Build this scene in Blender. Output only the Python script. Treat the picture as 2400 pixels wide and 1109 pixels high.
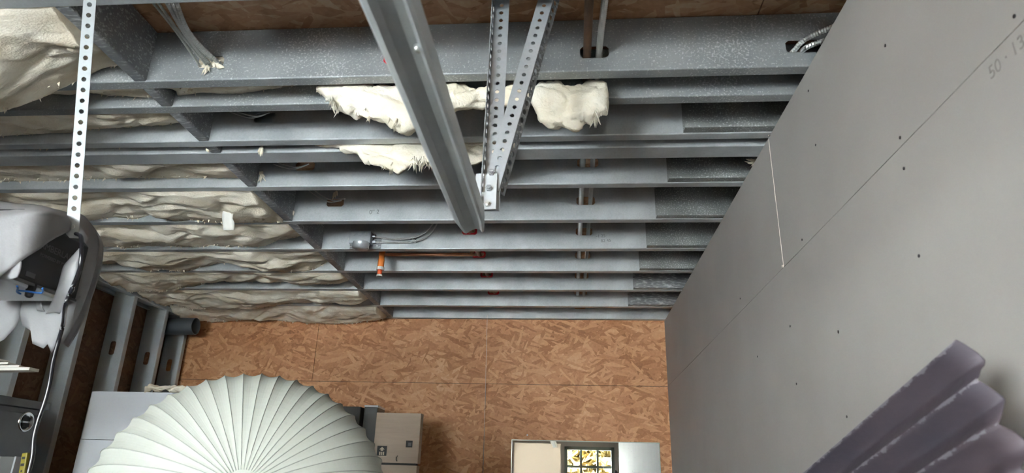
import bpy, bmesh, math, random
from mathutils import Vector, Matrix, noise

random.seed(7)
for o in list(bpy.data.objects):
    bpy.data.objects.remove(o)
sc = bpy.context.scene
C = sc.collection
EYE = 1.55                                   # camera height above the floor
H = 1.188 + EYE                              # underside of the ceiling joists
RAD = math.radians

# ------------------------------------------------------------------ camera
FPX = 1584.3
yaw, pitch, roll = RAD(5.175), RAD(20.21), RAD(1.623)
fwd = Vector((-math.sin(yaw) * math.cos(pitch), math.cos(yaw) * math.cos(pitch), math.sin(pitch)))
r0 = Vector((math.cos(yaw), math.sin(yaw), 0))
u0 = r0.cross(fwd)
right = r0 * math.cos(roll) + u0 * math.sin(roll)
up = -r0 * math.sin(roll) + u0 * math.cos(roll)
CAM = Vector((0, 0, EYE))
cd = bpy.data.cameras.new('camera')
cam = bpy.data.objects.new('camera', cd)
C.objects.link(cam)
cd.sensor_fit = 'HORIZONTAL'
cd.sensor_width = 36
cd.lens = FPX / 2400 * 36
cd.clip_start = 0.02
cd.dof.use_dof = True
cd.dof.focus_distance = 3.3
cd.dof.aperture_fstop = 5.6
cam.matrix_world = Matrix(((right.x, up.x, -fwd.x, 0), (right.y, up.y, -fwd.y, 0),
                           (right.z, up.z, -fwd.z, EYE), (0, 0, 0, 1)))
sc.camera = cam

# ------------------------------------------------------------------ sky, sun, exposure
w = bpy.data.worlds.new('overcast_sky')
sc.world = w
w.use_nodes = True
bg = w.node_tree.nodes['Background']
bg.inputs[0].default_value = (0.86, 0.93, 1.0, 1)
bg.inputs[1].default_value = 1.6
sd = bpy.data.lights.new('sun', 'SUN')
sd.energy = 40
sd.angle = RAD(3)
sd.color = (0.84, 0.92, 0.97)
sun = bpy.data.objects.new('sun', sd)
C.objects.link(sun)
sun.rotation_euler = Vector((-0.55, 0.8, 0.62)).to_track_quat('Z', 'Y').to_euler()
sc.view_settings.view_transform = 'Standard'
sc.view_settings.look = 'None'
sc.view_settings.gamma = 1
sc.view_settings.use_curve_mapping = False
sc.view_settings.exposure = 3.36


# ------------------------------------------------------------------ pixel helpers (real places read off the photograph)
def ray(px, py):
    return fwd + right * ((px - 1200) / FPX) - up * ((py - 554.5) / FPX)


def onY(px, py, v):
    d = ray(px, py)
    return CAM + d * (v / d.y)


def onX(px, py, v):
    d = ray(px, py)
    return CAM + d * (v / d.x)


def onZ(px, py, v):
    d = ray(px, py)
    return CAM + d * ((v - EYE) / d.z)


# ------------------------------------------------------------------ object helpers
ORG = {}


def thing(name, label, cat, loc, group=None):
    o = bpy.data.objects.new(name, None)
    o.empty_display_size = 0.05
    C.objects.link(o)
    o.location = loc
    ORG[o.name] = Vector(loc)
    o['label'] = label
    o['category'] = cat
    if group:
        o['group'] = group
    return o


def tag(o, label, cat, group=None):
    o['label'] = label
    o['category'] = cat
    if group:
        o['group'] = group
    return o


def obj(name, bm, mat, parent=None, loc=None, smooth=False, solid=0, bevel=0, label=None):
    """link a bmesh built in world coordinates as ONE object"""
    if parent is not None:
        o0 = ORG[parent.name]
    elif loc is not None:
        o0 = Vector(loc)
    else:
        xs = [v.co for v in bm.verts]
        o0 = Vector(((min(c.x for c in xs) + max(c.x for c in xs)) / 2, (min(c.y for c in xs) + max(c.y for c in xs)) / 2,
                     min(c.z for c in xs)))
    for v in bm.verts:
        v.co -= o0
    me = bpy.data.meshes.new(name)
    bm.to_mesh(me)
    bm.free()
    me.materials.append(mat)
    if smooth:
        for p in me.polygons:
            p.use_smooth = True
    o = bpy.data.objects.new(name, me)
    C.objects.link(o)
    if parent is not None:
        o.parent = parent
    else:
        o.location = o0
    ORG[o.name] = o0
    if bevel:
        m = o.modifiers.new('bevel', 'BEVEL')
        m.width = bevel
        m.segments = 2
        m.limit_method = 'ANGLE'
    if solid:
        m = o.modifiers.new('solid', 'SOLIDIFY')
        m.thickness = solid
        m.offset = 0
    if label:
        o['label'] = label
    return o


def struct(name, bm, mat, **k):
    o = obj(name, bm, mat, loc=(0, 0, 0), **k)
    o['kind'] = 'structure'
    return o


def box(bm, x0, x1, y0, y1, z0, z1):
    vs = [bm.verts.new((x, y, z)) for x in (x0, x1) for y in (y0, y1) for z in (z0, z1)]
    for f in ((0, 1, 3, 2), (4, 6, 7, 5), (0, 4, 5, 1), (2, 3, 7, 6), (0, 2, 6, 4), (1, 5, 7, 3)):
        bm.faces.new([vs[i] for i in f])


def bbox(*a):
    bm = bmesh.new()
    box(bm, *a)
    return bm


def obox(bm, c, ax, ay, az):
    """oriented box: centre and three half-axis vectors"""
    c, ax, ay, az = Vector(c), Vector(ax), Vector(ay), Vector(az)
    vs = [bm.verts.new(c + ax * i + ay * j + az * k) for i in (-1, 1) for j in (-1, 1) for k in (-1, 1)]
    for f in ((0, 1, 3, 2), (4, 6, 7, 5), (0, 4, 5, 1), (2, 3, 7, 6), (0, 2, 6, 4), (1, 5, 7, 3)):
        bm.faces.new([vs[i] for i in f])


def frame_of(d):
    d = d.normalized()
    a = Vector((0, 0, 1)) if abs(d.z) < 0.9 else Vector((1, 0, 0))
    u = d.cross(a).normalized()
    return u, u.cross(d)


def tube(bm, pts, rad, n=8, cap=True, hollow=False):
    pts = [Vector(p) for p in pts]
    rings = []
    for i, p in enumerate(pts):
        d = (pts[min(i + 1, len(pts) - 1)] - pts[max(i - 1, 0)])
        u, v = frame_of(d)
        r = rad[i] if isinstance(rad, (list, tuple)) else rad
        rings.append([bm.verts.new(p + u * (r * math.cos(2 * math.pi * k / n)) + v * (r * math.sin(2 * math.pi * k / n))) for k in range(n)])
    for a, b in zip(rings, rings[1:]):
        for k in range(n):
            bm.faces.new((a[k], a[(k + 1) % n], b[(k + 1) % n], b[k]))
    if cap:
        bm.faces.new(rings[0][::-1])
        bm.faces.new(rings[-1])
    return rings


def spline(ctrl, per=10):
    ctrl = [Vector(c) for c in ctrl]
    P = [ctrl[0]] + ctrl + [ctrl[-1]]
    out = []
    for i in range(1, len(P) - 2):
        p0, p1, p2, p3 = P[i - 1:i + 3]
        for k in range(per):
            t = k / per
            out.append(0.5 * ((2 * p1) + (p2 - p0) * t + (2 * p0 - 5 * p1 + 4 * p2 - p3) * t * t + (3 * p1 - p0 - 3 * p2 + p3) * t ** 3))
    out.append(P[-2].copy())
    return out


def resample(pts, step):
    out = [pts[0].copy()]
    acc = 0
    for a, b in zip(pts, pts[1:]):
        L = (b - a).length
        while L > 0 and acc + L >= step:
            t = (step - acc) / L
            a = a + (b - a) * t
            out.append(a.copy())
            L = (b - a).length
            acc = 0
        acc += L
    return out


def flex(bm, ctrl, r, pitch=0.006, n=8):
    """ribbed flexible conduit"""
    pts = resample(spline(ctrl, 14), pitch / 2)
    rad = [r if i % 2 else r * 0.8 for i in range(len(pts))]
    tube(bm, pts, rad, n)


def loft(rows, sub=1):
    """surface through rows of points (all the same length)"""
    bm = bmesh.new()
    R = []
    for row in rows:
        R.append([bm.verts.new(Vector(p)) for p in row])
    for a, b in zip(R, R[1:]):
        for k in range(len(a) - 1):
            bm.faces.new((a[k], a[k + 1], b[k + 1], b[k]))
    return bm


# ------------------------------------------------------------------ materials
def mat(name, col, rough=0.6, metal=0.0, **k):
    m = bpy.data.materials.new(name)
    m.use_nodes = True
    b = m.node_tree.nodes['Principled BSDF']
    b.inputs['Base Color'].default_value = (*col, 1)
    b.inputs['Roughness'].default_value = rough
    b.inputs['Metallic'].default_value = metal
    for key, v in k.items():
        b.inputs[key.replace('_', ' ')].default_value = v
    return m


def nodes(m):
    nt = m.node_tree
    return nt, nt.nodes['Principled BSDF']


def N(nt, t, **k):
    n = nt.nodes.new(t)
    for a, v in k.items():
        setattr(n, a, v)
    return n


def ramp(nt, fac, stops):
    r = N(nt, 'ShaderNodeValToRGB')
    e = r.color_ramp.elements
    while len(e) < len(stops):
        e.new(0.5)
    for i, (p, c) in enumerate(stops):
        e[i].position = p
        e[i].color = (*c, 1) if len(c) == 3 else c
    nt.links.new(fac, r.inputs[0])
    return r.outputs[0]


def noisy(name, c0, c1, scale=4.0, rough=0.6, metal=0.0, detail=6, stretch=(1, 1, 1), bump=0.0, lo=0.35, hi=0.65, bscale=None, **k):
    m = mat(name, c0, rough, metal, **k)
    nt, b = nodes(m)
    tc = N(nt, 'ShaderNodeTexCoord')
    mp = N(nt, 'ShaderNodeMapping')
    mp.inputs['Scale'].default_value = stretch
    nt.links.new(tc.outputs['Object'], mp.inputs[0])
    nz = N(nt, 'ShaderNodeTexNoise')
    nz.inputs['Scale'].default_value = scale
    nz.inputs['Detail'].default_value = detail
    nt.links.new(mp.outputs[0], nz.inputs['Vector'])
    nt.links.new(ramp(nt, nz.outputs[0], [(lo, c0), (hi, c1)]), b.inputs['Base Color'])
    if bump:
        n2 = nz
        if bscale:
            n2 = N(nt, 'ShaderNodeTexNoise')
            n2.inputs['Scale'].default_value = bscale
            n2.inputs['Detail'].default_value = 5
            nt.links.new(mp.outputs[0], n2.inputs['Vector'])
        bp = N(nt, 'ShaderNodeBump')
        bp.inputs['Strength'].default_value = bump
        bp.inputs['Distance'].default_value = 0.01
        nt.links.new(n2.outputs[0], bp.inputs['Height'])
        nt.links.new(bp.outputs[0], b.inputs['Normal'])
    return m


def galvanized(name, c0, c1, speck=0.0, rough=0.42, metal=0.35, drag=None):
    """zinc coated steel: cloudy tone, fine spangle, optional frosty white specks"""
    m = mat(name, c0, rough, metal)
    nt, b = nodes(m)
    tc = N(nt, 'ShaderNodeTexCoord')
    L = nt.links.new
    n1 = N(nt, 'ShaderNodeTexNoise')
    n1.inputs['Scale'].default_value = 5
    n1.inputs['Detail'].default_value = 5
    L(tc.outputs['Object'], n1.inputs['Vector'])
    v = N(nt, 'ShaderNodeTexVoronoi')
    v.inputs['Scale'].default_value = 170
    L(tc.outputs['Object'], v.inputs['Vector'])
    a = N(nt, 'ShaderNodeMath', operation='MULTIPLY_ADD')
    L(v.outputs['Color'], a.inputs[0])
    a.inputs[1].default_value = 0.14
    L(n1.outputs[0], a.inputs[2])
    col = ramp(nt, a.outputs[0], [(0.42, c0), (0.8, c1)])
    if speck:
        n2 = N(nt, 'ShaderNodeTexNoise')
        n2.inputs['Scale'].default_value = 150
        n2.inputs['Detail'].default_value = 3
        if drag:
            dm = N(nt, 'ShaderNodeMapping')
            dm.inputs['Scale'].default_value = drag
            L(tc.outputs['Object'], dm.inputs[0])
            L(dm.outputs[0], n2.inputs['Vector'])
        else:
            L(tc.outputs['Object'], n2.inputs['Vector'])
        n3 = N(nt, 'ShaderNodeTexNoise')
        n3.inputs['Scale'].default_value = 3.3
        L(tc.outputs['Object'], n3.inputs['Vector'])
        mm = N(nt, 'ShaderNodeMath', operation='MULTIPLY_ADD')
        L(n3.outputs[0], mm.inputs[0])
        mm.inputs[1].default_value = 0.35
        L(n2.outputs[0], mm.inputs[2])
        f = ramp(nt, mm.outputs[0], [(0.80 - speck, (0, 0, 0)), (0.98 - speck, (0.8, 0.8, 0.8))])
        mx = N(nt, 'ShaderNodeMixRGB')
        L(f, mx.inputs[0])
        L(col, mx.inputs[1])
        mx.inputs[2].default_value = (0.72, 0.74, 0.75, 1)
        col = mx.outputs[0]
    L(col, b.inputs['Base Color'])
    rr = N(nt, 'ShaderNodeMath', operation='MULTIPLY_ADD')
    L(v.outputs['Color'], rr.inputs[0])
    rr.inputs[1].default_value = 0.16
    rr.inputs[2].default_value = rough - 0.08
    L(rr.outputs[0], b.inputs['Roughness'])
    return m


def osb(name, plane, stops, scale=1.0):
    """oriented strand board: layers of long flakes lying at different angles over one another"""
    m = mat(name, (0.4, 0.2, 0.1), 0.62)
    nt, b = nodes(m)
    L = nt.links.new
    tc = N(nt, 'ShaderNodeTexCoord')
    sp = N(nt, 'ShaderNodeSeparateXYZ')
    L(tc.outputs['Object'], sp.inputs[0])
    cb = N(nt, 'ShaderNodeCombineXYZ')
    L(sp.outputs[plane[0]], cb.inputs[0])
    L(sp.outputs[plane[1]], cb.inputs[1])
    wob = N(nt, 'ShaderNodeTexNoise')
    wob.inputs['Scale'].default_value = 9
    wob.inputs['Detail'].default_value = 4
    L(cb.outputs[0], wob.inputs['Vector'])
    add = N(nt, 'ShaderNodeVectorMath', operation='MULTIPLY_ADD')
    L(wob.outputs['Color'], add.inputs[0])
    add.inputs[1].default_value = (0.03, 0.03, 0)
    L(cb.outputs[0], add.inputs[2])
    tone = pri = None
    for i, (ang, fl, fw) in enumerate([(8, 0.13, 0.026), (-28, 0.11, 0.02), (47, 0.10, 0.022), (-70, 0.09, 0.018), (20, 0.16, 0.017), (-9, 0.12, 0.03)]):
        mp = N(nt, 'ShaderNodeMapping')
        mp.inputs['Location'].default_value = (i * 3.7, i * 1.9, 0)
        mp.inputs['Rotation'].default_value = (0, 0, RAD(ang))
        L(add.outputs[0], mp.inputs[0])
        sc_ = N(nt, 'ShaderNodeVectorMath', operation='MULTIPLY')
        sc_.inputs[1].default_value = (scale / fl, scale / fw, 1)
        L(mp.outputs[0], sc_.inputs[0])
        v = N(nt, 'ShaderNodeTexVoronoi', voronoi_dimensions='2D')
        v.inputs['Scale'].default_value = 1
        L(sc_.outputs[0], v.inputs['Vector'])
        s = N(nt, 'ShaderNodeSeparateColor')
        L(v.outputs['Color'], s.inputs[0])
        if tone is None:
            tone, pri = s.outputs[0], s.outputs[1]
        else:
            gt = N(nt, 'ShaderNodeMath', operation='GREATER_THAN')
            L(s.outputs[1], gt.inputs[0])
            L(pri, gt.inputs[1])
            mx = N(nt, 'ShaderNodeMix')
            L(gt.outputs[0], mx.inputs[0])
            L(tone, mx.inputs[2])
            L(s.outputs[0], mx.inputs[3])
            tone = mx.outputs[0]
            mxp = N(nt, 'ShaderNodeMath', operation='MAXIMUM')
            L(pri, mxp.inputs[0])
            L(s.outputs[1], mxp.inputs[1])
            pri = mxp.outputs[0]
    fine = N(nt, 'ShaderNodeTexNoise')
    fine.inputs['Scale'].default_value = 60
    fine.inputs['Detail'].default_value = 6
    L(cb.outputs[0], fine.inputs['Vector'])
    big = N(nt, 'ShaderNodeTexNoise')
    big.inputs['Scale'].default_value = 1.6
    big.inputs['Detail'].default_value = 4
    L(cb.outputs[0], big.inputs['Vector'])
    m1 = N(nt, 'ShaderNodeMath', operation='MULTIPLY_ADD')
    L(fine.outputs[0], m1.inputs[0])
    m1.inputs[1].default_value = 0.36
    m1.inputs[2].default_value = -0.155
    m2 = N(nt, 'ShaderNodeMath', operation='MULTIPLY_ADD')
    L(big.outputs[0], m2.inputs[0])
    m2.inputs[1].default_value = 0.6
    L(m1.outputs[0], m2.inputs[2])
    m3 = N(nt, 'ShaderNodeMath', operation='MULTIPLY_ADD')
    L(tone, m3.inputs[0])
    m3.inputs[1].default_value = 0.47
    L(m2.outputs[0], m3.inputs[2])
    L(ramp(nt, m3.outputs[0], stops), b.inputs['Base Color'])
    bp = N(nt, 'ShaderNodeBump')
    bp.inputs['Strength'].default_value = 0.25
    bp.inputs['Distance'].default_value = 0.004
    L(m3.outputs[0], bp.inputs['Height'])
    L(bp.outputs[0], b.inputs['Normal'])
    return m


OSBC = [(0.10, (0.19, 0.082, 0.038)), (0.30, (0.46, 0.20, 0.082)), (0.55, (0.64, 0.31, 0.150)), (0.76, (0.75, 0.41, 0.21)), (0.98, (0.86, 0.57, 0.33))]
M = {}
M['osb_far'] = osb('osb_far', (0, 2), OSBC)
M['osb_left_shaded'] = osb('osb_side_shaded', (1, 2), [(p, (c[0] * 0.29, c[1] * 0.29, c[2] * 0.31)) for p, c in OSBC])  # same strand board, darkened all over to paint the left wall's shade
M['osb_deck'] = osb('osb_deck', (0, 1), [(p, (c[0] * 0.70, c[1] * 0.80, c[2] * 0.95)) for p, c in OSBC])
M['steel'] = galvanized('galvanized_steel', (0.40, 0.43, 0.45), (0.60, 0.63, 0.65))
M['steel_speck'] = galvanized('speckled_steel', (0.28, 0.30, 0.31), (0.38, 0.40, 0.405), speck=0.055)
M['steel_dark'] = galvanized('dull_frosted_steel', (0.20, 0.215, 0.215), (0.33, 0.345, 0.34), speck=0.05, rough=0.5)
M['steel_block'] = galvanized('scuffed_steel', (0.20, 0.21, 0.22), (0.30, 0.31, 0.32), speck=0.09, rough=0.45, drag=(0.18, 0.7, 1.0))
M['steel_stud'] = galvanized('stud_steel', (0.46, 0.52, 0.56), (0.58, 0.64, 0.68), rough=0.5, metal=0.3)
M['zinc'] = galvanized('bright_zinc', (0.40, 0.43, 0.46), (0.52, 0.55, 0.58), rough=0.4, metal=0.6)
M['track'] = galvanized('track_steel', (0.50, 0.53, 0.55), (0.62, 0.65, 0.67), rough=0.38, metal=0.45)
M['conduit'] = mat('conduit_steel', (0.62, 0.63, 0.62), 0.32, 0.85)
M['screw'] = mat('screw_head', (0.03, 0.027, 0.03), 0.5, 0.3)
M['wool'] = noisy('glass_wool', (0.74, 0.64, 0.49), (0.94, 0.88, 0.76), 7, 0.95, bump=0.35, bscale=120, stretch=(1, 1.6, 1.6), lo=0.3, hi=0.62)
M['wool_pale'] = noisy('pale_glass_wool', (0.86, 0.78, 0.62), (0.93, 0.88, 0.78), 9, 0.95, bump=0.35, bscale=120)
M['drywall'] = noisy('grey_board_paper', (0.36, 0.34, 0.315), (0.395, 0.375, 0.35), 2.2, 0.75, bump=0.03, bscale=200)
M['white_paint'] = mat('white_paint', (0.78, 0.75, 0.70), 0.6)
M['concrete'] = noisy('concrete', (0.05, 0.049, 0.047), (0.075, 0.073, 0.07), 5, 0.8)
M['red'] = mat('red_plastic', (0.62, 0.01, 0.02), 0.4)
M['copper'] = noisy('copper_pipe', (0.50, 0.22, 0.12), (0.68, 0.34, 0.2), 14, 0.35, 0.7)
M['orange'] = mat('orange_plastic', (0.85, 0.25, 0.05), 0.45)
M['rust'] = noisy('rusty_pipe', (0.09, 0.055, 0.038), (0.2, 0.115, 0.07), 30, 0.7, 0.3, stretch=(1, 0.3, 1))
M['black'] = mat('black_plastic', (0.016, 0.016, 0.019), 0.42)
M['cord'] = mat('black_cord', (0.012, 0.012, 0.016), 0.22)
M['print'] = mat('grey_print', (0.10, 0.10, 0.106), 0.5)
M['lens'] = mat('white_lens', (0.62, 0.63, 0.66), 0.4)
M['blue'] = mat('blue_wire', (0.03, 0.16, 0.5), 0.4)
M['foam'] = noisy('white_foam', (0.33, 0.33, 0.34), (0.40, 0.40, 0.41), 16, 0.75, bump=0.15, bscale=130)
M['shade'] = mat('shade_fabric', (0.585, 0.605, 0.55), 0.65)
M['board'] = noisy('white_board', (0.78, 0.82, 0.90), (0.82, 0.86, 0.93), 3, 0.5)
M['card'] = noisy('cardboard', (0.50, 0.40, 0.31), (0.56, 0.45, 0.35), 5, 0.75, stretch=(1, 1, 8))
M['ink'] = mat('black_ink', (0.02, 0.02, 0.02), 0.6)
M['label'] = mat('tan_label', (0.55, 0.46, 0.34), 0.6)
M['dark_metal'] = noisy('dark_grey_metal', (0.085, 0.087, 0.085), (0.13, 0.132, 0.128), 4, 0.42, 0.3)
M['chrome'] = mat('chrome', (0.7, 0.7, 0.68), 0.2, 1.0)
M['yellow'] = noisy('yellow_print', (0.24, 0.20, 0.015), (0.30, 0.25, 0.02), 12, 0.5)
M['pvc'] = mat('dark_grey_pvc', (0.085, 0.10, 0.115), 0.4)
M['corrugated'] = noisy('weathered_corrugated', (0.062, 0.055, 0.072), (0.1, 0.076, 0.088), 3.5, 0.6, 0.25, stretch=(2.5, 0.8, 2.5), bump=0.15, bscale=40)
M['scuff'] = mat('pale_scuff', (0.42, 0.39, 0.42), 0.6)
M['mirror'] = mat('mirror_silver', (0.90, 0.93, 0.90), 0.0, 1.0)
M['glass_edge'] = mat('glass_edge', (0.6, 0.68, 0.64), 0.15)
M['frame'] = mat('window_frame', (0.40, 0.47, 0.42), 0.4)
M['pane'] = mat('window_glass', (1, 1, 1), 0.0, 0.0, Transmission_Weight=1.0, IOR=1.01)
M['fill_panel'] = mat('white_fill_panel', (0.85, 0.82, 0.77), 0.8)  # for the added panel that brightens the mirror
for _k, _c, _f in (('fill_panel', (0.62, 0.56, 0.50, 1), 0.26), ('foam', (0.62, 0.62, 0.63, 1), 0.38), ('shade', (0.6, 0.62, 0.57, 1), 0.12)):
    _nt, _b = nodes(M[_k])
    _t = N(_nt, 'ShaderNodeBsdfTranslucent')
    _t.inputs[0].default_value = _c
    _mx = N(_nt, 'ShaderNodeMixShader')
    _mx.inputs[0].default_value = _f
    _nt.links.new(_b.outputs[0], _mx.inputs[1])
    _nt.links.new(_t.outputs[0], _mx.inputs[2])
    _nt.links.new(_mx.outputs[0], _nt.nodes['Material Output'].inputs[0])
M['string'] = mat('pale_string', (0.75, 0.68, 0.6), 0.7)
M['plastic'] = mat('frosted_plastic', (0.72, 0.71, 0.68), 0.4)
M['wood'] = noisy('workbench_wood', (0.09, 0.06, 0.035), (0.14, 0.095, 0.055), 4, 0.6, stretch=(1, 8, 8))
M['leaf'] = noisy('autumn_leaves', (0.10, 0.062, 0.01), (0.17, 0.12, 0.03), 6, 0.7)
M['bark'] = mat('bark', (0.07, 0.05, 0.035), 0.8)
M['wool'].node_tree.nodes['Principled BSDF'].inputs['Specular IOR Level'].default_value = 0.0
M['wool_pale'].node_tree.nodes['Principled BSDF'].inputs['Specular IOR Level'].default_value = 0.0
M['strap'] = galvanized('strap_zinc', (0.21, 0.225, 0.235), (0.27, 0.285, 0.295), rough=0.5, metal=0.3)
M['marker'] = mat('faint_marker', (0.22, 0.235, 0.24), 0.7)
M['pencil'] = mat('faded_pencil', (0.27, 0.255, 0.235), 0.8)
M['drive'] = noisy('driveway', (0.2, 0.2, 0.195), (0.27, 0.265, 0.26), 2, 0.85)
M['siding'] = mat('house_siding', (0.82, 0.81, 0.78), 0.7)

# ------------------------------------------------------------------ room shell
XL, XR, YF, YB, XN = -2.979, 0.707, 5.05, -1.3, 2.3
OSBX = XL - 0.155                                     # inside face of the left sheathing
DECK = H + 0.192
struct('floor', bbox(OSBX - 0.02, XN, YB, YF + 0.02, -0.1, 0), M['concrete'])


def panels(parent, rects, mat_, plane, off, thick, gap=0.0016):
    out = []
    for (a0, a1, b0, b1) in rects:
        a0, a1, b0, b1 = a0 + gap, a1 - gap, b0 + gap, b1 - gap
        if plane == 'xz':
            bm = bbox(a0, a1, off, off + thick, b0, b1)
        elif plane == 'yz':
            bm = bbox(off, off + thick, a0, a1, b0, b1)
        else:
            bm = bbox(a0, a1, b0, b1, off, off + thick)
        out.append(obj('panel', bm, mat_, parent, bevel=0.001))
    return out


SEAM = 0.702 + EYE
far = struct('wall_front', bbox(OSBX - 0.04, XN, YF + 0.0125, YF + 0.06, 0, DECK + 0.02), M['ink'])
panels(far, [(a, b, c, d) for (c, d, xs) in ((0, SEAM - 1.22, (OSBX, -1.75, 0.69, XN)), (SEAM - 1.22, SEAM, (OSBX, -0.62, XN)),
                                            (SEAM, DECK, (OSBX, -1.95, 0.72, XN))) for a, b in zip(xs, xs[1:])],
       M['osb_far'], 'xz', YF, 0.0115)
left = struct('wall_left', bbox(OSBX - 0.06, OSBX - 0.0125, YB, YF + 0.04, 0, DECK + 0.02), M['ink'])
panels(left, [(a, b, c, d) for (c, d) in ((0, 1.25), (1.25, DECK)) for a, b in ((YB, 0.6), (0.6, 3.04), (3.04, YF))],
       M['osb_left_shaded'], 'yz', OSBX - 0.0115, 0.0115)
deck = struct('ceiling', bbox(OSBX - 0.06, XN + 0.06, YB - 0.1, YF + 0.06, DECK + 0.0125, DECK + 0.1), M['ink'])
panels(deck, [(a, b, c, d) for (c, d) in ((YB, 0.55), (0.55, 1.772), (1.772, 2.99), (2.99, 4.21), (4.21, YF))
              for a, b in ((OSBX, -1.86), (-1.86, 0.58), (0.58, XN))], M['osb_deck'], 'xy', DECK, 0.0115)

# right partition: grey board sheets on a core, seams where the photograph shows them
PT = 0.10
wr = struct('wall_right', bbox(XR + 0.013, XR + PT, -0.35, YF - 0.002, 0, H - 0.004), M['steel_dark'])
panels(wr, [(-0.35, 2.06, 0, 1.02), (2.06, 5.046, 0, 1.02), (-0.35, 0.62, 1.02, SEAM), (0.62, 5.046, 1.02, SEAM),
            (-0.35, 2.2, SEAM, H - 0.002), (2.2, 5.046, SEAM, H - 0.002)], M['drywall'], 'yz', XR, 0.0127, gap=0.0007)
for (px, py) in [(2154, 600), (2378, 38), (2119, 395), (2110, 323), (2075, 107), (1895, 213), (1912, 340), (1880, 562), (1852, 765),
                 (1965, 778), (1985, 977), (1776, 836), (1867, 900), (1735, 700), (1804, 318)]:
    p = onX(px, py, XR)
    bm = bmesh.new()
    tube(bm, [(XR - 0.0012, p.y, p.z), (XR + 0.001, p.y, p.z)], 0.0036, 8)
    obj('screw', bm, M['screw'], wr)
# torn pale paper edge at the butt joint
bm = bmesh.new()
for k in range(26):
    z = SEAM + (H - 0.01 - SEAM) * k / 26
    wd = random.uniform(0.0006, 0.0022)
    obox(bm, (XR - 0.0005, 2.2 + random.uniform(-0.001, 0.001), z + 0.009), (0.0008, 0, 0), (0, wd, 0), (0, 0, 0.0097))
obj('torn_paper', bm, M['string'], wr, label='pale torn paper edge at the vertical joint')
for (px, py) in [(1803, 316), (1836, 624)]:
    p = onX(px, py, XR)
    bm = bmesh.new()
    obox(bm, (XR - 0.002, p.y, p.z), (0.002, 0, 0), (0, 0.006, 0.002), (0, -0.001, 0.004))
    obj('torn_paper', bm, M['string'], wr)


def text(name, body, size, mat_, parent, loc, xdir, ydir, extrude=0.0003, align='LEFT'):
    cu = bpy.data.curves.new(name, 'FONT')
    cu.body = body
    cu.size = size
    cu.extrude = extrude
    cu.align_x = align
    o = bpy.data.objects.new(name, cu)
    C.objects.link(o)
    cu.materials.append(mat_)
    xd, yd = Vector(xdir).normalized(), Vector(ydir).normalized()
    zd = xd.cross(yd)
    mt = Matrix((xd, yd, zd)).transposed().to_4x4()
    mt.translation = Vector(loc) - (ORG[parent.name] if parent else Vector())
    C.objects.unlink(o)
    C.objects.link(o)
    dg = bpy.context.evaluated_depsgraph_get()
    me = bpy.data.meshes.new_from_object(o.evaluated_get(dg))
    bpy.data.objects.remove(o)
    me.materials.clear()
    me.materials.append(mat_)
    o = bpy.data.objects.new(name, me)
    C.objects.link(o)
    if parent:
        o.parent = parent
    o.matrix_local = mt
    return o


p = onX(2322, 188, XR)
text('pencil_note', '50 \u00b7 13 0', 0.034, M['pencil'], wr, (XR - 0.0004, p.y, p.z), (0, -1, 0.02), (0, 0.02, 1))

# wall behind the camera: wide garage opening, glazed window beside it
GX0, GX1, GZ, GS = -2.35, -0.98, 2.24, 1.50
WX0, WX1, WZ0, WZ1 = -0.09, 0.70, 0.95, 2.16
DX0, DX1 = -0.90, -0.15
wb = bmesh.new()
for a in ((OSBX - 0.06, GX0, 0, DECK), (GX0, GX1, GZ, DECK), (GX1, DX0, 0, DECK), (DX0, DX1, 2.2, DECK), (DX1, WX0, 0, DECK), (WX0, WX1, 0, WZ0), (WX0, WX1, WZ1, DECK), (WX1, XN, 0, DECK)):
    box(wb, a[0], a[1], YB - 0.12, YB, a[2], a[3])
struct('wall_back', wb, M['white_paint'])
struct('wall_neighbour', bbox(XN, XN + 0.06, YB, YF, 0, DECK), M['drywall'])
bm = bmesh.new()
for a in ((GX0 - 0.07, GX0, 0, GZ + 0.07), (GX1, GX1 + 0.07, 0, GZ + 0.07), (GX0, GX1, GZ, GZ + 0.07)):
    box(bm, a[0], a[1], YB, YB + 0.02, a[2], a[3])
struct('trim_1', bm, M['white_paint'])
bm = bmesh.new()
for a in ((WX0, WX0 + 0.05, WZ0, WZ1), (WX1 - 0.05, WX1, WZ0, WZ1), (WX0, WX1, WZ0, WZ0 + 0.05), (WX0, WX1, WZ1 - 0.05, WZ1)):
    box(bm, a[0], a[1], YB - 0.09, YB + 0.01, a[2], a[3])
win = struct('window_1', bm, M['frame'])
# closed sectional door: dark lower sections, glazed upper section
dr = struct('door_1', bbox(GX0, GX1, YB - 0.075, YB - 0.07, 0, 0.02), M['white_paint'])
for i in range(3):
    obj('panel', bbox(GX0, GX1, YB - 0.08, YB - 0.04, i * GS / 3 + 0.004, (i + 1) * GS / 3 - 0.004), M['concrete'], dr, bevel=0.004)
for x in (GX0, (GX0 + GX1) / 2, GX1):
    obj('stile', bbox(max(GX0, x - 0.02), min(GX1, x + 0.02), YB - 0.075, YB - 0.045, GS, GZ), M['white_paint'], dr)
obj('rail', bbox(GX0, GX1, YB - 0.075, YB - 0.045, GZ - 0.03, GZ), M['white_paint'], dr)
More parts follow.
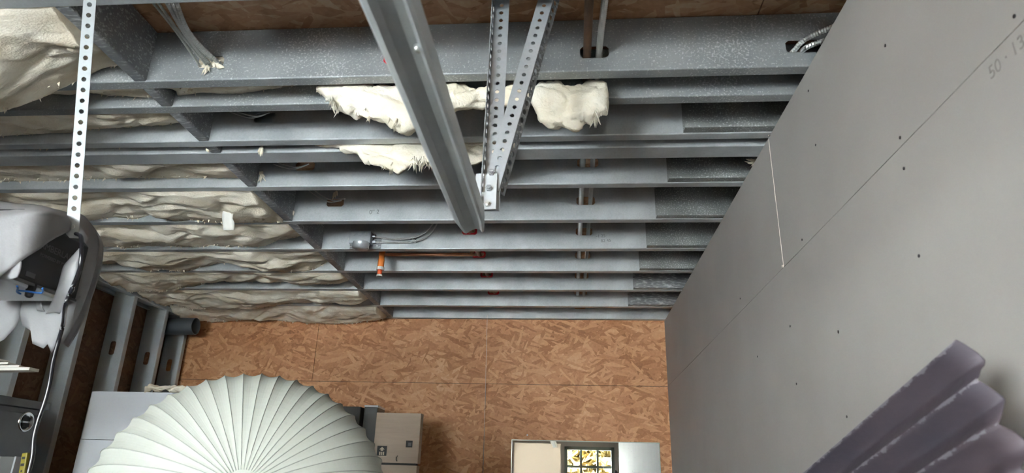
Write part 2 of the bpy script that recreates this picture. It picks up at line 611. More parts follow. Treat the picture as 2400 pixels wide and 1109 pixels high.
# added light-passing white panel, brightens the left part of the mirror
tag_ = struct('mirror_fill_panel', bbox(DX0, DX1, YB - 0.05, YB - 0.047, 0, 2.2), M['fill_panel'])
nx, nz = 3, 4
for i in range(1, nx):
    x = WX0 + (WX1 - WX0) * i / nx
    obj('mullion', bbox(x - 0.018, x + 0.018, YB - 0.07, YB - 0.04, WZ0 + 0.05, WZ1 - 0.05), M['frame'], win)
for i in range(1, nz):
    z = WZ0 + (WZ1 - WZ0) * i / nz
    obj('mullion', bbox(WX0 + 0.05, WX1 - 0.05, YB - 0.068, YB - 0.042, z - 0.018, z + 0.018), M['frame'], win)

# outdoors, seen in the mirror
struct('ground', bbox(-16, 12, -22, YB - 0.12, -0.14, -0.02), M['drive'])
tag(obj('neighbour_house', bbox(-9, -0.75, -11, -7.5, -0.02, 3.4), M['siding']), 'white neighbouring house wall across the driveway', 'house')
for i, (x, y, h) in enumerate([(0.55, -5.2, 3.4), (1.6, -8.6, 4.2), (3.0, -5.8, 3.4)]):
    t = thing('autumn_tree', ['yellow autumn tree beside the white house', 'tall yellow autumn tree behind the other two', 'low yellow autumn tree out past the window edge'][i],
              'tree', (x, y, -0.02), 'autumn trees outside')
    bm = bmesh.new()
    tube(bm, [(x, y, -0.02), (x + 0.05, y, 1.2), (x, y + 0.05, h * 0.8)], [0.09, 0.07, 0.03], 8)
    obj('trunk', bm, M['bark'], t)
    bm = bmesh.new()
    for k in range(2600):
        a, b_, r = random.uniform(0, 6.28), random.uniform(-1, 1), random.uniform(0.5, 1) ** 0.5
        q = Vector((x + 1.0 * r * math.cos(a) * math.sqrt(1 - b_ * b_), y + 0.9 * r * math.sin(a) * math.sqrt(1 - b_ * b_), h * 0.6 + h * 0.42 * r * b_))
        d1 = Vector((random.uniform(-1, 1), random.uniform(-1, 1), random.uniform(-1, 1))).normalized() * 0.14
        d2 = d1.cross(Vector((random.uniform(-1, 1), random.uniform(-1, 1), random.uniform(-1, 1)))).normalized() * 0.09
        bm.faces.new([bm.verts.new(q + d) for d in (-d1, d2, d1, -d2)])
    f = obj('foliage', bm, M['leaf'], t)
    f['kind'] = 'stuff'


# ------------------------------------------------------------------ C-section steel members
def csection(bm, o, ex, ey, ez, L, depth, fl, lip=0.012, holes=(), r=0.004, web=True):
    """C section: length along ex, flange along ey, web along ez; holes = (centre along ex, centre along ez, half w, half h)"""
    o, ex, ey, ez = Vector(o), Vector(ex), Vector(ey), Vector(ez)

    def P(s, y, z):
        return o + ex * s + ey * y + ez * z
    arc = [(r - r * math.cos(a), r - r * math.sin(a)) for a in (0, math.pi / 8, math.pi / 4, 3 * math.pi / 8, math.pi / 2)]
    bot = arc + [(fl - r, 0), (fl - r * 0.3, r * 0.3), (fl, r), (fl, lip)]
    top = [(y, depth - z) for y, z in bot]
    for prof in (bot, top):
        a = [bm.verts.new(P(0, y, z)) for y, z in prof]
        b = [bm.verts.new(P(L, y, z)) for y, z in prof]
        for k in range(len(prof) - 1):
            bm.faces.new((a[k], a[k + 1], b[k + 1], b[k]))
    s0 = 0.0
    for (hs, hz, hw, hh) in sorted(holes):
        c0, c1 = hs - hw - 0.012, hs + hw + 0.012
        bm.faces.new([bm.verts.new(P(*q)) for q in ((s0, 0, r), (c0, 0, r), (c0, 0, depth - r), (s0, 0, depth - r))])
        ch = min(hw, hh) * 0.42
        O = [bm.verts.new(P(*q)) for q in ((c0, 0, r), (c1, 0, r), (c1, 0, depth - r), (c0, 0, depth - r))]
        x0, x1, z0, z1 = hs - hw, hs + hw, hz - hh, hz + hh
        I = [bm.verts.new(P(s, 0, z)) for s, z in ((x0 + ch, z0), (x1 - ch, z0), (x1, z0 + ch), (x1, z1 - ch), (x1 - ch, z1), (x0 + ch, z1), (x0, z1 - ch), (x0, z0 + ch))]
        for f in ((O[0], O[1], I[1], I[0]), (O[1], O[2], I[3], I[2]), (O[2], O[3], I[5], I[4]), (O[3], O[0], I[7], I[6]),
                  (O[1], I[2], I[1]), (O[2], I[4], I[3]), (O[3], I[6], I[5]), (O[0], I[0], I[7])):
            bm.faces.new(f)
        s0 = c1
    bm.faces.new([bm.verts.new(P(*q)) for q in ((s0, 0, r), (L, 0, r), (L, 0, depth - r), (s0, 0, depth - r))])


JX0, JX1 = XL + 0.0, XN - 0.005
JY = {0: 1.36, 1: 1.765, 2: 1.919, 3: 2.168, 4: 2.265, 5: 2.583, 6: 2.988, 7: 3.405, 8: 3.801, 9: 4.207, 10: 4.627, 11: 5.001}
DEP = 0.189
FL = {k: 0.043 for k in JY}
FL[4] = 0.09
FL[11] = 0.041
HC = 0.097                                           # height of the punch-outs above the joist bottom
HX = {'cable': -1.15, 'red': -0.54, 'conduit': 0.078, 'flex': 0.70}
JL = {
    0: 'galvanized ceiling joist cut off along the top left edge of the picture',
    1: 'broad bright galvanized joist, nearest fully visible one, with four cable punch-outs',
    2: 'steel joist just behind the nearest one, half hidden by hanging cream insulation',
    3: 'steel joist just in front of the one with the extra wide dark flange',
    4: 'steel joist with an extra wide dark underside flange',
    5: 'steel joist directly beyond the extra wide dark flange',
    6: 'steel joist with red grommet beside the hanging track end',
    7: 'steel joist carrying the square junction box and its two armored cables',
    8: 'steel joist behind the orange sprinkler drop, directly beyond the junction box joist',
    9: 'third steel joist counted from the strand board front wall',
    10: 'second steel joist counted from the strand board front wall',
    11: 'last steel joist flat against the strand board front wall',
}
for k in JY:
    t = thing('ceiling_joist', JL[k], 'joist', (0, JY[k], H), 'steel ceiling joists')
    hs = []
    if k not in (2, 4):
        hs = [(HX['red'] - JX0, HC + (-0.004 if k <= 1 else 0.006), 0.042, 0.022), (HX['conduit'] - JX0, HC + (-0.028 if k <= 1 else 0.0), 0.044, 0.021)]
        if k <= 6:
            hs.append((HX['cable'] - JX0, HC + (-0.028 if k <= 1 else 0), 0.043, 0.021))
        if k <= 1:
            hs = [(h[0], HC - 0.03, h[2], h[3]) for h in hs] + [(HX['flex'] - JX0, HC - 0.028, 0.052, 0.021)]
    bm = bmesh.new()
    csection(bm, (JX0, JY[k], H), (1, 0, 0), (0, 1, 0), (0, 0, 1), JX1 - JX0, DEP, FL[k], holes=hs)
    obj('channel', bm, M['steel_speck'] if k in (1, 2) else M['steel'], t, solid=0.0016)
    if k in (1, 6, 7, 8, 9, 10, 11):               # red plastic grommet lining the punch-out
        zc = H + HC + (-0.034 if k <= 1 else 0.006)
        bm = bmesh.new()
        pr = []
        for (sx, sz) in ((0.040, 0.020), (0.032, 0.013)):
            c = 0.008
            pr.append([(sx - c, sz), (-sx + c, sz), (-sx, sz - c), (-sx, -sz + c), (-sx + c, -sz), (sx - c, -sz), (sx, -sz + c), (sx, sz - c)])
        R = [[bm.verts.new((HX['red'] + x, JY[k] + y, zc + z)) for x, z in pr[i]] for (i, y) in ((0, 0.008), (0, -0.006), (1, -0.006), (1, 0.008))]
        for a, b in zip(R, R[1:] + R[:1]):
            for j in range(8):
                bm.faces.new((a[j], a[(j + 1) % 8], b[(j + 1) % 8], b[j]))
        obj('grommet', bm, M['red'], t, label='red plastic grommet')

jt = {o.get('label'): o for o in C.objects if o.name.startswith('ceiling_joist')}
# (short handwritten figures on two webs)
for k, body, px, py, sz in ((7, '-1 25', 1397, 557, 0.024), (7, '82 45', 1408, 568, 0.024), (6, '0\u2033 2', 865, 502, 0.030)):
    p = onY(px, py, JY[k] - 0.0012)
    text('handwriting', body, sz, M['marker'], jt[JL[k]], p, (1, 0, 0.08), (0, 0, 1), extrude=0.0002)

# lapped joist ends running over the partition
XLAP = 0.404
LK = [3, 5, 6, 7, 8, 9, 10]
LN = {3: 'nearest of the dark frosted lapped joist ends above the board wall', 5: 'dark frosted lapped joist end beside the white tuft at the board wall edge',
      6: 'dark frosted lapped joist end third from the nearest', 7: 'dark frosted lapped joist end in line with the junction box joist',
      8: 'grey lapped joist end on the joist behind the orange drop', 9: 'grey lapped joist end second from the strand board wall',
      10: 'grey lapped joist end closest to the strand board wall'}
for k in LK:
    bm = bmesh.new()
    csection(bm, (XLAP, JY[k] - 0.002, H + 0.003), (1, 0, 0), (0, -1, 0), (0, 0, 1), JX1 - XLAP, DEP - 0.006, 0.041, lip=0.014)
    m = M['steel_dark'] if k < 9 else M['steel_block']
    tag(obj('lapped_joist', bm, m, solid=0.0016), LN[k], 'joist', 'lapped joist ends over the partition')

# blocking between the joists
XB = -1.355
BN = ['large blocking piece at the top, between the top edge joist and the bright nearest joist', 'short blocking piece with a round rivet behind the nearest joist', 'blocking piece left of the dangling wires, second joist to third', 'sliver of blocking inside the narrow gap before the wide flange',
      'blocking piece right behind the wide dark flange', 'blocking piece directly left of the plain web with pencil figures', 'blocking piece directly left of the junction box', 'blocking piece left of the orange sprinkler drop',
      'blocking piece third in line from the strand board wall', 'blocking piece second in line from the strand board wall', 'last small blocking piece next to the strand board wall']
ks = sorted(JY)
for i, (a, b) in enumerate(zip(ks, ks[1:])):
    y0, y1 = JY[a] + FL[a] + 0.002, JY[b] - 0.002
    if y1 - y0 < 0.02:
        continue
    bm = bmesh.new()
    csection(bm, (XB, y0, H + 0.001), (0, 1, 0), (-1, 0, 0), (0, 0, 1), y1 - y0, DEP - 0.004, 0.04)
    tag(obj('joist_blocking', bm, M['steel_block'], solid=0.0016), BN[i], 'blocking', 'steel blocking in line between joists')

# left wall: top track and studs are pieces of the wall
bm = bmesh.new()
csection(bm, (OSBX + 0.002, YB, H - 0.002), (0, 1, 0), (0, 0, -1), (1, 0, 0), YF - YB, 0.153, 0.034, lip=0.034)
obj('top_track', bm, M['steel_stud'], left, solid=0.0016)
for y in (0.55, 0.96, 1.37, 1.78, 2.2, 2.62, 3.03, 3.43, 3.84, 4.28, 4.67, 4.965):
    bm = bmesh.new()
    csection(bm, (OSBX + 0.003, y, 0.003), (0, 0, 1), (0, 1, 0), (1, 0, 0), H - 0.008, 0.15, 0.041,
             holes=[(z, 0.075, 0.045, 0.019) for z in (0.62, 1.23, 0.79 + EYE)])
    obj('stud', bm, M['steel_stud'], left, solid=0.0016)


# ------------------------------------------------------------------ insulation
def fb(p, oct_=4):
    return noise.fractal(p, 0.9, 2.1, oct_, noise_basis='PERLIN_ORIGINAL')


def rid(p):
    return 1 - abs(noise.noise(p)) * 2


def batt(k0, k1, x0, x1, e_lo, e_hi, bulge, seed, rise=0.05, label='', extra=None, xs=None):
    """fluffy batt lying in one joist bay: bottom height field, sides, torn edge"""
    ya, yb = JY[k0] + 0.006, JY[k1] - 0.004
    yn = JY[k0] + FL[k0]
    nx_ = int((x1 - x0) / 0.0115)
    ny = max(5, int((yb - ya) / 0.0115))
    bm = bmesh.new()
    rows = []
    sv = Vector((seed * 7.3, seed * 3.1, seed * 1.7))
    for i in range(nx_ + 1):
        t = i / nx_
        x = x0 + (x1 - x0) * t
        en = fb(Vector((x * 2.1, seed * 5.0, 0.3)), 3)
        e = e_lo + (e_hi - e_lo) * min(1, max(0, 0.5 + en * 1.1))
        dx = x1 - x
        if dx < 0.35:                                # falls back towards the blocking end
            e += rise * (1 - dx / 0.35) ** 1.5
        bl = bulge * (0.7 + 0.8 * fb(Vector((x * 3.0, seed * 2.0, 4.0)), 3))
        col = []
        for j in range(ny + 1):
            s = j / ny
            y = ya + (yb - ya) * s
            q = Vector((x * 5, y * 9, 0)) + sv
            wv = fb(q, 3) * 0.026
            cr = max(0, rid(Vector((x * 3.0, y * 8 + 0.7 * fb(q * 0.7, 2), 2)) + sv) - 0.5) * 0.042
            fi = fb(q * 7.0, 3) * 0.0035
            z = H + 0.006 + (e) * s ** 1.3 - bl * math.sin(math.pi * min(1, s * 0.94 + 0.06)) + wv * math.sin(math.pi * s) ** 0.5 + cr * math.sin(math.pi * s) ** 0.5 + fi
            if extra:
                z += extra(x, s)
            if y < yn + 0.006:
                z = max(z, H + 0.006)
            yy = y
            if z < H + 0.0 and s > 0.9:               # hanging wool rolls over the far joist edge
                yy = y + 0.0
            col.append(bm.verts.new((x, yy, z)))
        rows.append(col)
    for a, b in zip(rows, rows[1:]):
        for j in range(ny):
            bm.faces.new((a[j], b[j], b[j + 1], a[j + 1]))
    # close sides and top
    ztop = H + 0.176
    top = [[bm.verts.new((r[j].co.x, r[j].co.y, ztop)) for j in (0, ny)] for r in (rows[0], rows[-1])]
    bm.faces.new([top[0][0], top[0][1], top[1][1], top[1][0]])
    bm.faces.new([top[0][1], top[0][0]] + rows[0])
    bm.faces.new([top[1][0], top[1][1]] + rows[-1][::-1])
    bm.faces.new([top[0][0], top[1][0]] + [r[0] for r in rows[::-1]])
    bm.faces.new([top[1][1], top[0][1]] + [r[-1] for r in rows])
    # loose fibres along the far edge
    rnd = random.Random(seed)
    for n_ in range(int((x1 - x0) * 90)):
        r = rnd.choice(rows[1:-1])
        v = r[rnd.randint(max(1, ny - 3), ny)].co
        a = v + Vector((rnd.uniform(-0.012, 0.012), -0.003, 0.004))
        b = v + Vector((rnd.uniform(-0.012, 0.012), -0.003, 0.004))
        c = v + Vector((rnd.uniform(-0.012, 0.012), rnd.uniform(-0.006, 0.0), -rnd.uniform(0.003, 0.016)))
        bm.faces.new([bm.verts.new(q) for q in (a, b, c)])
    bmesh.ops.recalc_face_normals(bm, faces=bm.faces[:])
    o = obj('insulation_batt', bm, M['wool'], smooth=True)
    return tag(o, label, 'insulation', 'cream insulation batts between the joists')


XI0, XI1 = XL + 0.012, XB - 0.046


def big_left(x, s):
    # the nearest batt sags far below the joist towards the left
    t = max(0, min(1, (-1.50 - x) / 0.36))
    return -0.135 * t * t * (3 - 2 * t) * min(1, s * 1.6)


batt(0, 1, XI0, XI1, -0.02, 0.02, 0.05, 1, 0.05, 'large pale insulation batt bulging down at the top left corner', big_left)
batt(1, 2, XI0, XI1, 0.03, 0.06, 0.0, 2, 0.0, 'thin strip of insulation just behind the nearest joist, left of the blocking')
batt(2, 3, XI0, XI1, 0.02, 0.055, 0.025, 3, 0.03, 'ragged cream insulation batt crossing behind the perforated strap, torn lower edge')
batt(3, 4, XI0, XI1, 0.02, 0.03, 0.0, 4, 0.0, 'narrow insulation sliver in front of the wide dark flange')
batt(4, 5, XI0, XI1, 0.03, 0.045, 0.012, 5, 0.0, 'insulation batt directly below the wide dark flange at left')
batt(5, 6, XI0, XI1, -0.015, 0.05, 0.035, 6, 0.0, 'insulation batt behind the white foam wrapping with a hanging plastic strip')
batt(6, 7, XI0, XI1, 0.0, 0.04, 0.035, 7, 0.06, 'insulation batt left of the junction box joist')
batt(7, 8, XI0, XI1, -0.02, 0.04, 0.04, 8, 0.04, 'insulation batt whose left end has a yellowish tuft on the top track')
batt(8, 9, XI0, XI1, -0.03, 0.045, 0.045, 9, 0.03, 'folded insulation batt third from the strand board wall')
batt(9, 10, XI0, XI1, -0.045, 0.02, 0.05, 10, 0.09, 'heavily sagging insulation batt second from the strand board wall')
batt(10, 11, XI0, XI1, -0.06, -0.02, 0.05, 11, 0.03, 'last insulation batt drooping over the top of the strand board wall')
# thin remnant right of the blocking
batt(1, 2, XB + 0.012, -0.86, 0.015, 0.05, 0.0, 21, 0.06, 'thin cream insulation remnant behind the nearest joist, right of the blocking')


def lump(name, x0, x1, yc, ry, zt, prof, seed, label, tufts=()):
    """torn wad of insulation hanging out of a joist gap; prof = hanging depth along its length"""
    nu, nv = max(30, int((x1 - x0) / 0.008)), 36
    bm = bmesh.new()
    sv = Vector((seed * 3.7, seed * 9.1, seed))
    rings = []
    for i in range(nu + 1):
        t = i / nu
        x = x0 + (x1 - x0) * t
        f = t * (len(prof) - 1)
        a = min(int(f), len(prof) - 2)
        u = f - a
        u = u * u * (3 - 2 * u)
        zb = prof[a] * (1 - u) + prof[a + 1] * u
        env = max(0.0, 1 - abs(2 * t - 1) ** 10) ** 0.5
        ring = []
        for j in range(nv):
            ang = 2 * math.pi * j / nv
            zc, rz = (zt + zb) / 2, (zt - zb) / 2 * (0.3 + 0.7 * env)
            q = Vector((x, yc + ry * env * math.cos(ang), zc + (zt - zb) / 2 * 0 + rz * math.sin(ang)))
            nrm = Vector((0, math.cos(ang), math.sin(ang)))
            d = fb(Vector((q.x * 9, q.y * 9, q.z * 9)) + sv, 5) * 0.022 + fb(Vector((q.x * 32, q.y * 32, q.z * 32)) + sv, 3) * 0.006
            d -= max(0, rid(Vector((q.x * 8, q.y * 6, q.z * 14)) + sv) - 0.6) * 0.05
            if q.z > H - 0.004:
                d = min(d, 0)
            q = q + nrm * d * (0.35 + 0.65 * env)
            q.x += fb(Vector((q.x * 20, q.y * 20, q.z * 20 + 7)) + sv, 3) * 0.01
            ring.append(bm.verts.new(q))
        rings.append(ring)
    for a, b in zip(rings, rings[1:]):
        for j in range(nv):
            bm.faces.new((a[j], a[(j + 1) % nv], b[(j + 1) % nv], b[j]))
    bm.faces.new(rings[0][::-1])
    bm.faces.new(rings[-1])
    rnd = random.Random(seed)
    for (tt, ln, n_) in tufts:
        for _ in range(n_):
            i = min(nu - 1, max(1, int((tt + rnd.uniform(-0.03, 0.03)) * nu)))
            v = rings[i][rnd.randint(int(nv * 0.62), int(nv * 0.82))].co
            for _2 in range(3):
                d = Vector((rnd.uniform(-0.5, 0.5), rnd.uniform(-0.5, 0.2), -1)).normalized() * ln * rnd.uniform(0.4, 1)
                s = Vector((rnd.uniform(-1, 1), rnd.uniform(-1, 1), 0)).normalized() * 0.005
                u_ = Vector((-s.y, s.x, 0))
                base = v + Vector((0, 0, 0.008))
                tip = bm.verts.new(base + d)
                bb = [bm.verts.new(base + w_) for w_ in (s, u_, -s, -u_)]
                for j in range(4):
                    bm.faces.new((bb[j], bb[(j + 1) % 4], tip))
    bmesh.ops.recalc_face_normals(bm, faces=bm.faces[:])
    return tag(obj(name, bm, M['wool_pale'], smooth=True), label, 'insulation', 'torn insulation wads hanging from the joists')


lump('insulation_wad', -0.83, -0.13, 1.862, 0.046, H + 0.03,
     [H - 0.005, H - 0.055, H - 0.10, H - 0.125, H - 0.135, H - 0.12, H - 0.068, H - 0.06, H - 0.065, H - 0.06], 31,
     'long cream insulation wad hanging behind the diagonal track and left strap',
     [(0.05, 0.02, 4), (0.12, 0.045, 8), (0.25, 0.03, 5), (0.42, 0.03, 8)])
lump('insulation_wad', -0.122, 0.125, 1.862, 0.048, H + 0.03,
     [H - 0.07, H - 0.112, H - 0.135, H - 0.15, H - 0.155, H - 0.148, H - 0.127, H - 0.09], 32,
     'rounded cream insulation wad hanging right of the two straps', [(0.86, 0.05, 8), (0.95, 0.03, 4)])
lump('insulation_wad', -0.99, -0.2, 2.238, 0.024, H + 0.03,
     [H + 0.012, H + 0.005, H - 0.02, H - 0.075, H - 0.105, H - 0.065, H - 0.095, H - 0.085, H - 0.06, H - 0.03], 33,
     'ragged cream insulation wad under the wide flange joist, behind the diagonal track',
     [(0.42, 0.03, 8), (0.55, 0.055, 10), (0.6, 0.05, 10), (0.68, 0.04, 8)])


def tuft(px, py, y, ln, n_, label, d0=(0, 0, -1), seed=0, thick=0.006):
    rnd = random.Random(seed)
    bm = bmesh.new()
    p0 = onY(px, py, y)
    for _ in range(n_):
        d = (Vector(d0) + Vector((rnd.uniform(-0.55, 0.55), rnd.uniform(-0.2, 0.2), rnd.uniform(-0.55, 0.55)))).normalized() * ln * rnd.uniform(0.5, 1)
        b = p0 + Vector((rnd.uniform(-1, 1), 0, rnd.uniform(-1, 1))) * thick
        mid = b + d * 0.5 + Vector((rnd.uniform(-1, 1), 0, rnd.uniform(-1, 1))) * ln * 0.12
        tube(bm, [b, mid, b + d], [thick, thick * 0.7, thick * 0.15], 6)
    return tag(obj('insulation_tuft', bm, M['wool_pale'], smooth=True), label, 'insulation', 'stray insulation tufts')


tuft(1772, 378, 2.46, 0.05, 9, 'small white insulation tuft poking out at the board wall top edge', (-1, 0, 0), 1)
tuft(786, 450, 2.98, 0.045, 5, 'insulation tuft dangling from the punch-out beside the thin wires', (-0.1, 0, -1), 2)
tuft(612, 345, 2.24, 0.035, 5, 'insulation tuft hanging on the wide dark flange', (0, 0, -1), 3)
tuft(488, 346, 2.24, 0.025, 5, 'insulation tuft at the upper left of the wide dark flange', (0, 0, -1), 4)
tuft(612, 405, 2.575, 0.05, 5, 'insulation tuft caught beside the blocking behind the wide flange', (0.2, 0, -1), 5)
tuft(686, 497, 2.98, 0.02, 6, 'insulation scrap stuck in the blocking corner', (0.3, 0, -1), 6)
tuft(506, 150, 1.757, 0.03, 7, 'insulation plug in the punch-out with the cable bundle', (0.6, -0.1, -0.2), 7, 0.009)
tuft(486, 158, 1.755, 0.03, 6, 'shred of insulation below the cable bundle hole', (0, 0, -1), 8, 0.005)
tuft(238, 606, 3.78, 0.06, 9, 'yellowish insulation tuft on the left wall top track', (0, 0, -1), 9, 0.012)
# frosted plastic strip hanging on the insulation
rows = []
for i in range(9):
    t = i / 8
    rows.append([onY(522 + 1.5 * math.sin(i) + w_, 466 + 74 * t, 2.84 - 0.01 * math.sin(t * 5)) for w_ in (0, 8, 17, 26 + 2 * math.cos(i * 2))])
tag(obj('plastic_strip', loft(rows), M['plastic'], solid=0.002, smooth=True), 'frosted white plastic strip hanging over the insulation', 'strip')

# ------------------------------------------------------------------ pipes, conduits and cables through the punch-outs
zc1 = H + HC - 0.03
zc2 = H + HC
bm = bmesh.new()
flex_path = [(0.105, 1.0, zc1 + 0.0), (0.102, 1.4, zc1), (0.092, 1.765, zc1 - 0.004), (0.095, 2.17, zc2 - 0.005), (0.1, 2.99, zc2 - 0.004), (0.1, 4.99, zc2 - 0.004)]
flex(bm, flex_path, 0.0105, 0.0085)
tag(obj('flexible_conduit', bm, M['conduit'], smooth=False), 'ribbed flexible steel conduit beside the rusty pipe through the joists', 'conduit')
bm = bmesh.new()
tube(bm, [(0.056, 1.0, zc1), (0.056, 1.5, zc1), (0.056, 1.8, zc1), (0.056, 2.0, zc1)], 0.0125, 12)
tag(obj('rusty_pipe', bm, M['rust'], smooth=True), 'rusty brown pipe entering the nearest joist beside the ribbed conduit', 'pipe')
bm = bmesh.new()
tube(bm, [(0.056, 2.02, zc2), (0.056, 3, zc2), (0.056, 4.99, zc2)], 0.0125, 12)
tag(obj('conduit_pipe', bm, M['conduit'], smooth=True), 'smooth grey conduit running through the farther joist punch-outs', 'conduit')
bm = bmesh.new()
tube(bm, [(0.012, 4.55, zc2 - 0.02), (0.012, 4.66, zc2 - 0.02)], 0.01, 10)

# five armored cables into the left punch-out of the nearest joist
cn = ['leftmost thin armored cable of the bundle at the left punch-out', 'second armored cable of the bundle at the left punch-out', 'thick ribbed armored cable in the middle of the left bundle',
      'ribbed armored cable right of the thick middle one in the left bundle', 'rightmost ribbed armored cable curving into the left punch-out']
for i, (px, r) in enumerate(((332, 0.0045), (347, 0.0045), (372, 0.007), (386, 0.007), (398, 0.008))):
    a = onY(px, -25, 1.47)
    b = onY(px + (484 - px) * 0.52, 72 + i, 1.62)
    e = Vector((HX['cable'] - 0.037 + 0.0175 * i, 1.764, zc1 - 0.010 + 0.006 * (i % 2)))
    bm = bmesh.new()
    flex(bm, [a + Vector((-0.03, -0.12, 0.03)), a, b, e, e + Vector((0.005, 0.02, 0.0))], r, 0.007, 8)
    tag(obj('armored_cable', bm, M['conduit']), cn[i], 'cable', 'armored cables in the left bundle')
# two armored cables at the right punch-out
for i, lab in enumerate(('upper armored cable arching from the right punch-out to the board wall', 'lower armored cable arching from the right punch-out to the board wall')):
    e = Vector((HX['flex'] - 0.03 + 0.024 * i, 1.77, zc1 - 0.012))
    bm = bmesh.new()
    flex(bm, [e + Vector((-0.01, 0.03, 0.003)), e, onY(1888 + 8 * i, 92 + 16 * i, 1.73), onY(1945, 66 + 26 * i, 1.70), onY(1990, 52 + 30 * i, 1.68), onY(2060, 44 + 32 * i, 1.67)], 0.0085, 0.0075, 8)
    tag(obj('armored_cable', bm, M['conduit']), lab, 'cable', 'armored cables at the right punch-out')
# thin wires near the blocking corners
for i, (pts, y, lab) in enumerate((
        ([(722, 445), (745, 462), (772, 474), (800, 470)], 2.97, 'pair of thin wires drooping toward the punch-out near the pencil figures'),
        ([(528, 256), (556, 268), (590, 276), (622, 268)], 2.13, 'thin wires crossing the dark gap behind the second blocking piece'),
        ([(640, 384), (664, 392), (690, 396), (715, 388)], 2.55, 'thin wires crossing the dark gap above the pale tuft'))):
    bm = bmesh.new()
    for d in (0, 1):
        tube(bm, spline([onY(px + d * 9, py - 4 * d, y - 0.01 * d) for px, py in pts], 6), 0.003, 6)
    tag(obj('thin_wire', bm, M['conduit'], smooth=True), lab, 'wire', 'thin wires near the blocking')

# copper supply pipe through the red grommets, and the branch to the sprinkler drop
cz = zc2 + 0.004
bm = bmesh.new()
tube(bm, [(HX['red'], 1.1, cz - 0.026), (HX['red'], 1.9, cz - 0.024), (HX['red'], 2.3, cz), (HX['red'], 3.0, cz - 0.003), (HX['red'] + 0.01, 4.99, cz - 0.003)], 0.0125, 12)
sp_ = thing('sprinkler_pipe', 'copper coloured sprinkler pipe with an orange drop between two joists', 'pipe', (HX['red'], 3.6, cz))
obj('main_pipe', bm, M['copper'], sp_, smooth=True)
bm = bmesh.new()
yb_ = 3.62
zb_ = onY(1000, 597, yb_).z
tube(bm, [(HX['red'], 3.7, cz - 0.005), (HX['red'], yb_, cz - 0.012), (HX['red'] - 0.02, yb_, zb_)], 0.014, 12)
tube(bm, [(HX['red'] + 0.004, yb_, zb_), (-0.8, yb_, zb_), (-1.075, yb_, zb_)], 0.010, 10)
obj('branch_pipe', bm, M['copper'], sp_, smooth=True)
dx = onY(893, 620, yb_).x
z0, z1, z2 = onY(893, 597, yb_).z, onY(893, 629, yb_).z, onY(890, 648, yb_).z
bm = bmesh.new()
tube(bm, [(dx, yb_, zb_ + 0.02), (dx, yb_, zb_ - 0.01)], 0.019, 12)
obj('tee', bm, M['orange'], sp_, smooth=True)
bm = bmesh.new()
tube(bm, [(dx, yb_, z0 + 0.004), (dx, yb_, (z0 + z1) / 2 + 0.012), (dx, yb_, (z0 + z1) / 2 + 0.010), (dx - 0.002, yb_, z1)], [0.0165, 0.0165, 0.0185, 0.0185], 14)
obj('drop', bm, M['orange'], sp_, smooth=True, label='orange plastic drop pipe')
bm = bmesh.new()
tube(bm, [(dx - 0.002, yb_, z1 + 0.006), (dx - 0.002, yb_, z1 - 0.010)], 0.0225, 14)
obj('collar', bm, M['plastic'], sp_, label='white collar')
bm = bmesh.new()
tube(bm, [(dx - 0.003, yb_, z1 - 0.010), (dx - 0.004, yb_, z2 + 0.008)], 0.0135, 12)
obj('head', bm, mat('red_orange', (0.8, 0.12, 0.03), 0.45), sp_, smooth=True, label='red orange sprinkler head cap')
bm = bmesh.new()
tube(bm, [(dx - 0.004, yb_, z2 + 0.010), (dx - 0.004, yb_, z2)], 0.0165, 12)
obj('deflector', bm, M['plastic'], sp_, label='pale deflector disc')

# junction box with a round collar and two armored cables
jb = thing('junction_box', 'square galvanized junction box with a round collar below, fixed to a joist web', 'junction box', (-1.15, 3.36, H))
yj = JY[7] - 0.003
a, b = onY(820, 541, yj - 0.06), onY(867, 569, yj - 0.06)
obj('body', bbox(a.x, b.x, yj - 0.06, yj, b.z, a.z), M['zinc'], jb, bevel=0.003)
for i in range(3):
    c = a.x + (b.x - a.x) * (0.2 + 0.3 * i)
    bm = bmesh.new()
    tube(bm, [(c, yj - 0.064, a.z - 0.018), (c, yj - 0.058, a.z - 0.018)], 0.0105, 12)
    obj('knockout', bm, M['steel'], jb)
pa, pb = onY(822, 566, yj), onY(892, 584, yj)
obj('mounting_plate', bbox(pa.x, pb.x, yj - 0.006, yj, pb.z, pa.z + 0.02), M['steel_block'], jb)
cc = onY(846, 574, yj - 0.05)
bm = bmesh.new()
o1 = tube(bm, [(cc.x, cc.y, b.z + 0.004), (cc.x, cc.y, b.z - 0.028), (cc.x, cc.y, b.z - 0.031), (cc.x, cc.y, b.z + 0.002)], [0.044, 0.044, 0.036, 0.034], 24, cap=False)
obj('collar_ring', bm, M['zinc'], jb, smooth=True)
bm = bmesh.new()
tube(bm, [(cc.x, cc.y, b.z), (cc.x, cc.y, b.z - 0.004)], 0.034, 20)
obj('collar_shade_disc', bm, M['screw'], jb, label='dark disc painting the shade inside the collar')  # solid black disc, shade of the collar put into its colour
for (px, py) in ((823, 579), (884, 577), (862, 560), (818, 561)):
    q = onY(px, py, yj - 0.008)
    bm = bmesh.new()
    tube(bm, [q + Vector((0, 0.006, 0)), q + Vector((0, -0.004, 0))], 0.005, 8)
    obj('screw', bm, M['conduit'], jb)
